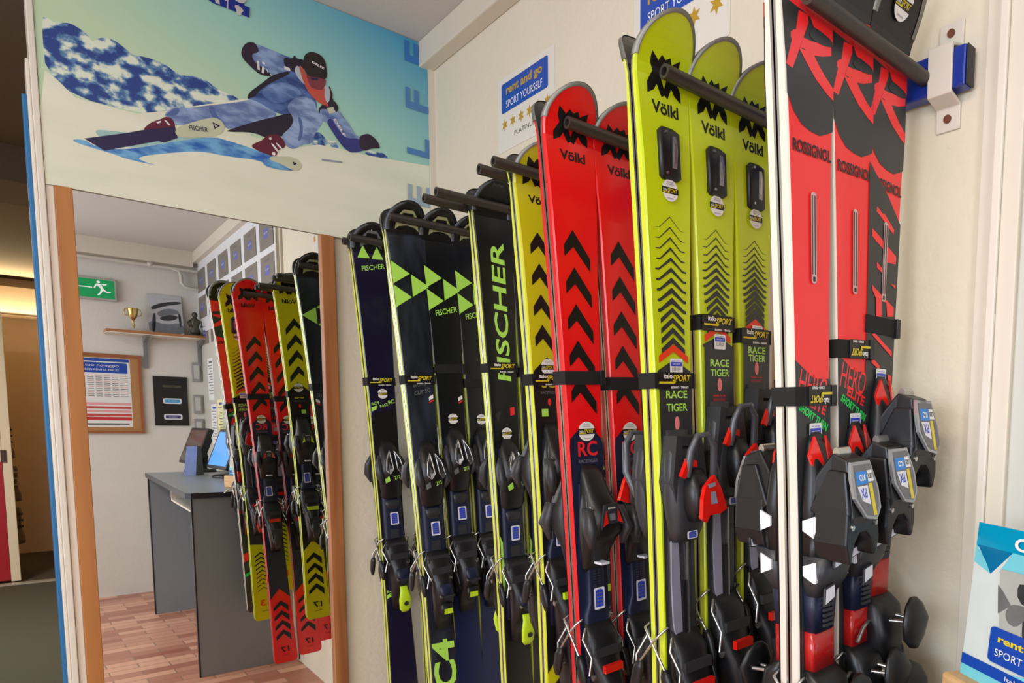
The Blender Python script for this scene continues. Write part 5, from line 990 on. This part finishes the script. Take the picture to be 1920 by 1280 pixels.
m = MB(); m.prism([(.69, ZD+.002), (.75, ZD+.002), (.765, ZD+.185), (.712, ZD+.185)], lambda a, b, l: (a, -.74+l, b), -.002, M('leaflet_print', (150, 170, 220), .3, var=.25, scale=25)); m.prism([(.75, ZD+.002), (.80, ZD+.002), (.79, ZD+.185), (.765, ZD+.185)], lambda a, b, l: (a, -.74-(a-.75)*1.2+l, b), -.002, blk2); under(m, 'leaflet_holder', br2)
# brochure display in front of the camera
bc = empty('brochure_display', (.76, .30, ZD), 'turquoise brochure display in a wooden block at the near desk end', 'brochure display')
ax = Vector((-.45, -.893, 0)).normalized(); nb_ = Vector((.893, -.45, 0)).normalized(); upv = (Vector((0, 0, 1))*math.cos(.09)+nb_*math.sin(.09)); O = Vector((.862, .405, .985)); nf = ax.cross(upv).normalized()
if nf.dot(Vector((-1, 0, 0))) < 0: nf = -nf
def bf(a, b, l): return tuple(O+ax*a*1.5+upv*b+nf*l)
woodb = M('beech_block', (212, 168, 112), .45, var=.08); ramp(woodb, (200, 152, 98), (222, 180, 126), 4, .3, .7, (6, 6, 40), 6)
m = MB(); bx = [O+ax*a*1.42+nb_*b for a, b in ((-.008, -.022), (.165, -.022), (.165, .038), (-.008, .038))]
m.add([(p.x, p.y, ZD+.001) for p in bx]+[(p.x, p.y, .995) for p in bx], [(0, 1, 2, 3), (7, 6, 5, 4), (0, 4, 5, 1), (1, 5, 6, 2), (2, 6, 7, 3), (3, 7, 4, 0)], woodb); under(m, 'wooden_block', bc, bevel=.005)
tq = M('turquoise_print', (0, 150, 190), .25, coat=.4); tqd = M('deep_turquoise_print', (0, 112, 160), .25, coat=.4); tql = M('pale_turquoise_print', (120, 206, 218), .25, coat=.4); pw = M('brochure_white', (214, 222, 216), .25, coat=.3)
m = MB(); m.prism([(0, 0), (.148, 0), (.148, .212), (0, .212)], bf, -.003, M('acrylic_edge', (60, 120, 140), .1, coat=.5)); under(m, 'acrylic_panel', bc)
m = MB(); F = lambda a, b, l: bf(a, b, l+.0003)
for k, (p, c) in enumerate((([(0, 0), (.148, 0), (.148, .212), (0, .212)], pw), ([(0, .180), (.148, .180), (.148, .212), (0, .212)], tq), ([(.002, .183), (.045, .183), (.022, .150)], tqd), ([(.0, .183), (.0, .160), (.022, .150), (.014, .165)], tql), ([(.045, .183), (.148, .183), (.148, .165), (.040, .160), (.032, .155)], tql), ([(.06, .183), (.12, .183), (.09, .168)], tq),
    ([(0, 0), (.148, 0), (.148, .026), (0, .026)], tql), ([(.03, .0), (.095, .0), (.048, .020)], tq), ([(.07, .0), (.148, .0), (.148, .022), (.11, .012)], tqd), ([(0, .024), (.148, .024), (.148, .038), (0, .038)], signb), ([(.06, .038), (.148, .038), (.148, .052), (.09, .046)], tql))):
    m.flat(p, F, c, .00015*(k+1))
ph1 = M('brochure_photo_light', (176, 178, 170), .3, var=.15, scale=30); ph2 = M('brochure_photo_dark', (56, 58, 58), .3, var=.35, scale=60); ph3 = M('brochure_photo_mid', (112, 112, 110), .3, var=.25, scale=50)
m.flat([(.034, .160), (.148, .166), (.148, .062), (.044, .062)], F, ph1, .002)
m.flat([(.034, .140), (.040, .135), (.052, .120), (.038, .105)], F, ph3, .0022)
m.flat(chaikin([(.056, .148), (.064, .150), (.070, .156), (.085, .152), (.100, .160), (.125, .156), (.140, .140), (.138, .118), (.100, .124), (.075, .122), (.058, .128)], 1), F, ph2, .0022)
m.flat(chaikin([(.046, .110), (.052, .122), (.062, .124), (.100, .128), (.138, .120), (.146, .108), (.140, .100), (.120, .112), (.090, .116), (.068, .108), (.060, .096), (.050, .098)], 1), F, ph3, .0024)
m.flat(chaikin([(.066, .112), (.095, .118), (.125, .112), (.128, .085), (.110, .062), (.080, .062), (.068, .085)], 1), F, ph2, .0026)
m.flat(chaikin([(.074, .104), (.092, .108), (.094, .098), (.082, .092)], 1), F, ph1, .0028); m.flat(chaikin([(.102, .108), (.118, .106), (.114, .094), (.102, .094)], 1), F, ph1, .0028)
m.flat([(.048, .080), (.070, .084), (.066, .062), (.044, .062)], F, ph2, .0022)
m.flat(rrect(.100, .044, .005, 4, .083, .066), F, signb, .0032)
m.text('rent and go', F, .083, .074, .080, .012, yel, .0035, bold=.03); m.text('SPORT YOURSELF', F, .083, .058, .084, .009, white, .0035)
m.text('Collezione', F, .098, .195, .10, .016, white, .0035, bold=.03); m.text('Italo Sport Bormio', F, .095, .0305, .078, .0075, white, .0035)
under(m, 'printed_sheet', bc, label='turquoise and white printed sheet with grey photograph')
c = MB(); c.tube([(XW-.004, .468, .935), (XW-.004, .49, .915), (XW-.004, .515, .89), (XW-.004, .54, .86), (XW-.004, .545, .6), (XW-.004, .52, .3), (XW-.004, .5, .01)], .0028, M('dark_cable', (60, 58, 54), .6), 8); c.build('cable', label='dark cable running down the wall behind the desk corner', category='cable')
# ---------------------------------------------------------------- other room: white post with red panel, rack of boots
t = empty('partition_panel', (-.3, 7.55, .013), 'dark red panel with a white end post in the other room', 'partition')
redpan = M('dark_red_panel', (158, 12, 34), .4, var=.1)
under(MB().box((-1.3, 7.56, .02), (-.125, 7.60, .93), redpan), 'red_panel', t); under(MB().box((-.123, 7.54, .013), (-.070, 7.62, 2.05), whitep), 'end_post', t, bevel=.004, label='white post')
under(MB().box((-1.3, 7.56, .93), (-.125, 7.60, 2.05), whitep), 'upper_panel', t, label='white upper panel')
under(MB().box((-.130, 7.525, .93), (-.100, 7.54, 1.02), M('brown_handle', (60, 36, 34), .4)), 'handle', t)
bo = M('brown_boot_shell', (86, 66, 46), .5, var=.4, scale=40); bo2 = M('ochre_boot_shell', (150, 130, 54), .5, var=.4, scale=40)
names = ['olive boot with pale band at the top of the stack behind the white post', 'brown boot below the olive one behind the white post', 'brown boot in the middle of the stack behind the white post', 'brown boot with pale cuff above the lowest one', 'dark brown boot lowest in the stack behind the white post']
rk = empty('boot_rack', (-.15, 7.9, .0), 'narrow rack of boots behind the white post in the other room', 'rack')
b = MB(); 
for z in (.26, .60, .94, 1.28, 1.66): b.box((-.45, 7.8, z-.012), (-.10, 8.1, z-.001), bo)
under(b, 'rack_shelf', rk); b = MB(); b.box((-.46, 8.08, 0), (-.12, 8.1, 2.0), warm); under(b, 'rack_back', rk)
for k, (z, x) in enumerate(((1.66, -.105), (1.28, -.085), (.94, -.065), (.60, -.045), (.26, -.040))):
    r = empty('boot', (x-.05, 7.95, z), names[k], 'boot', 'boots stacked behind the white post')
    m = MB(); m.loft([(0, .01, 0, .05, .13), (.05, .01, 0, .048, .125), (.09, 0, .03, .045, .09), (.14, -.005, .05, .045, .06), (.24, 0, .06, .048, .06), (.27, 0, .06, .042, .055)], bo2 if k == 0 else bo, 16, 2.6); m.build('boot_shell', r)
    m = MB()
    for q in (.12, .17, .22): m.box((.02, -.03, q), (.053, .05, q+.012), M('pale_buckle', (170, 160, 140), .4, .5) if k in (0, 3) else blk2)
    m.build('buckle', r)
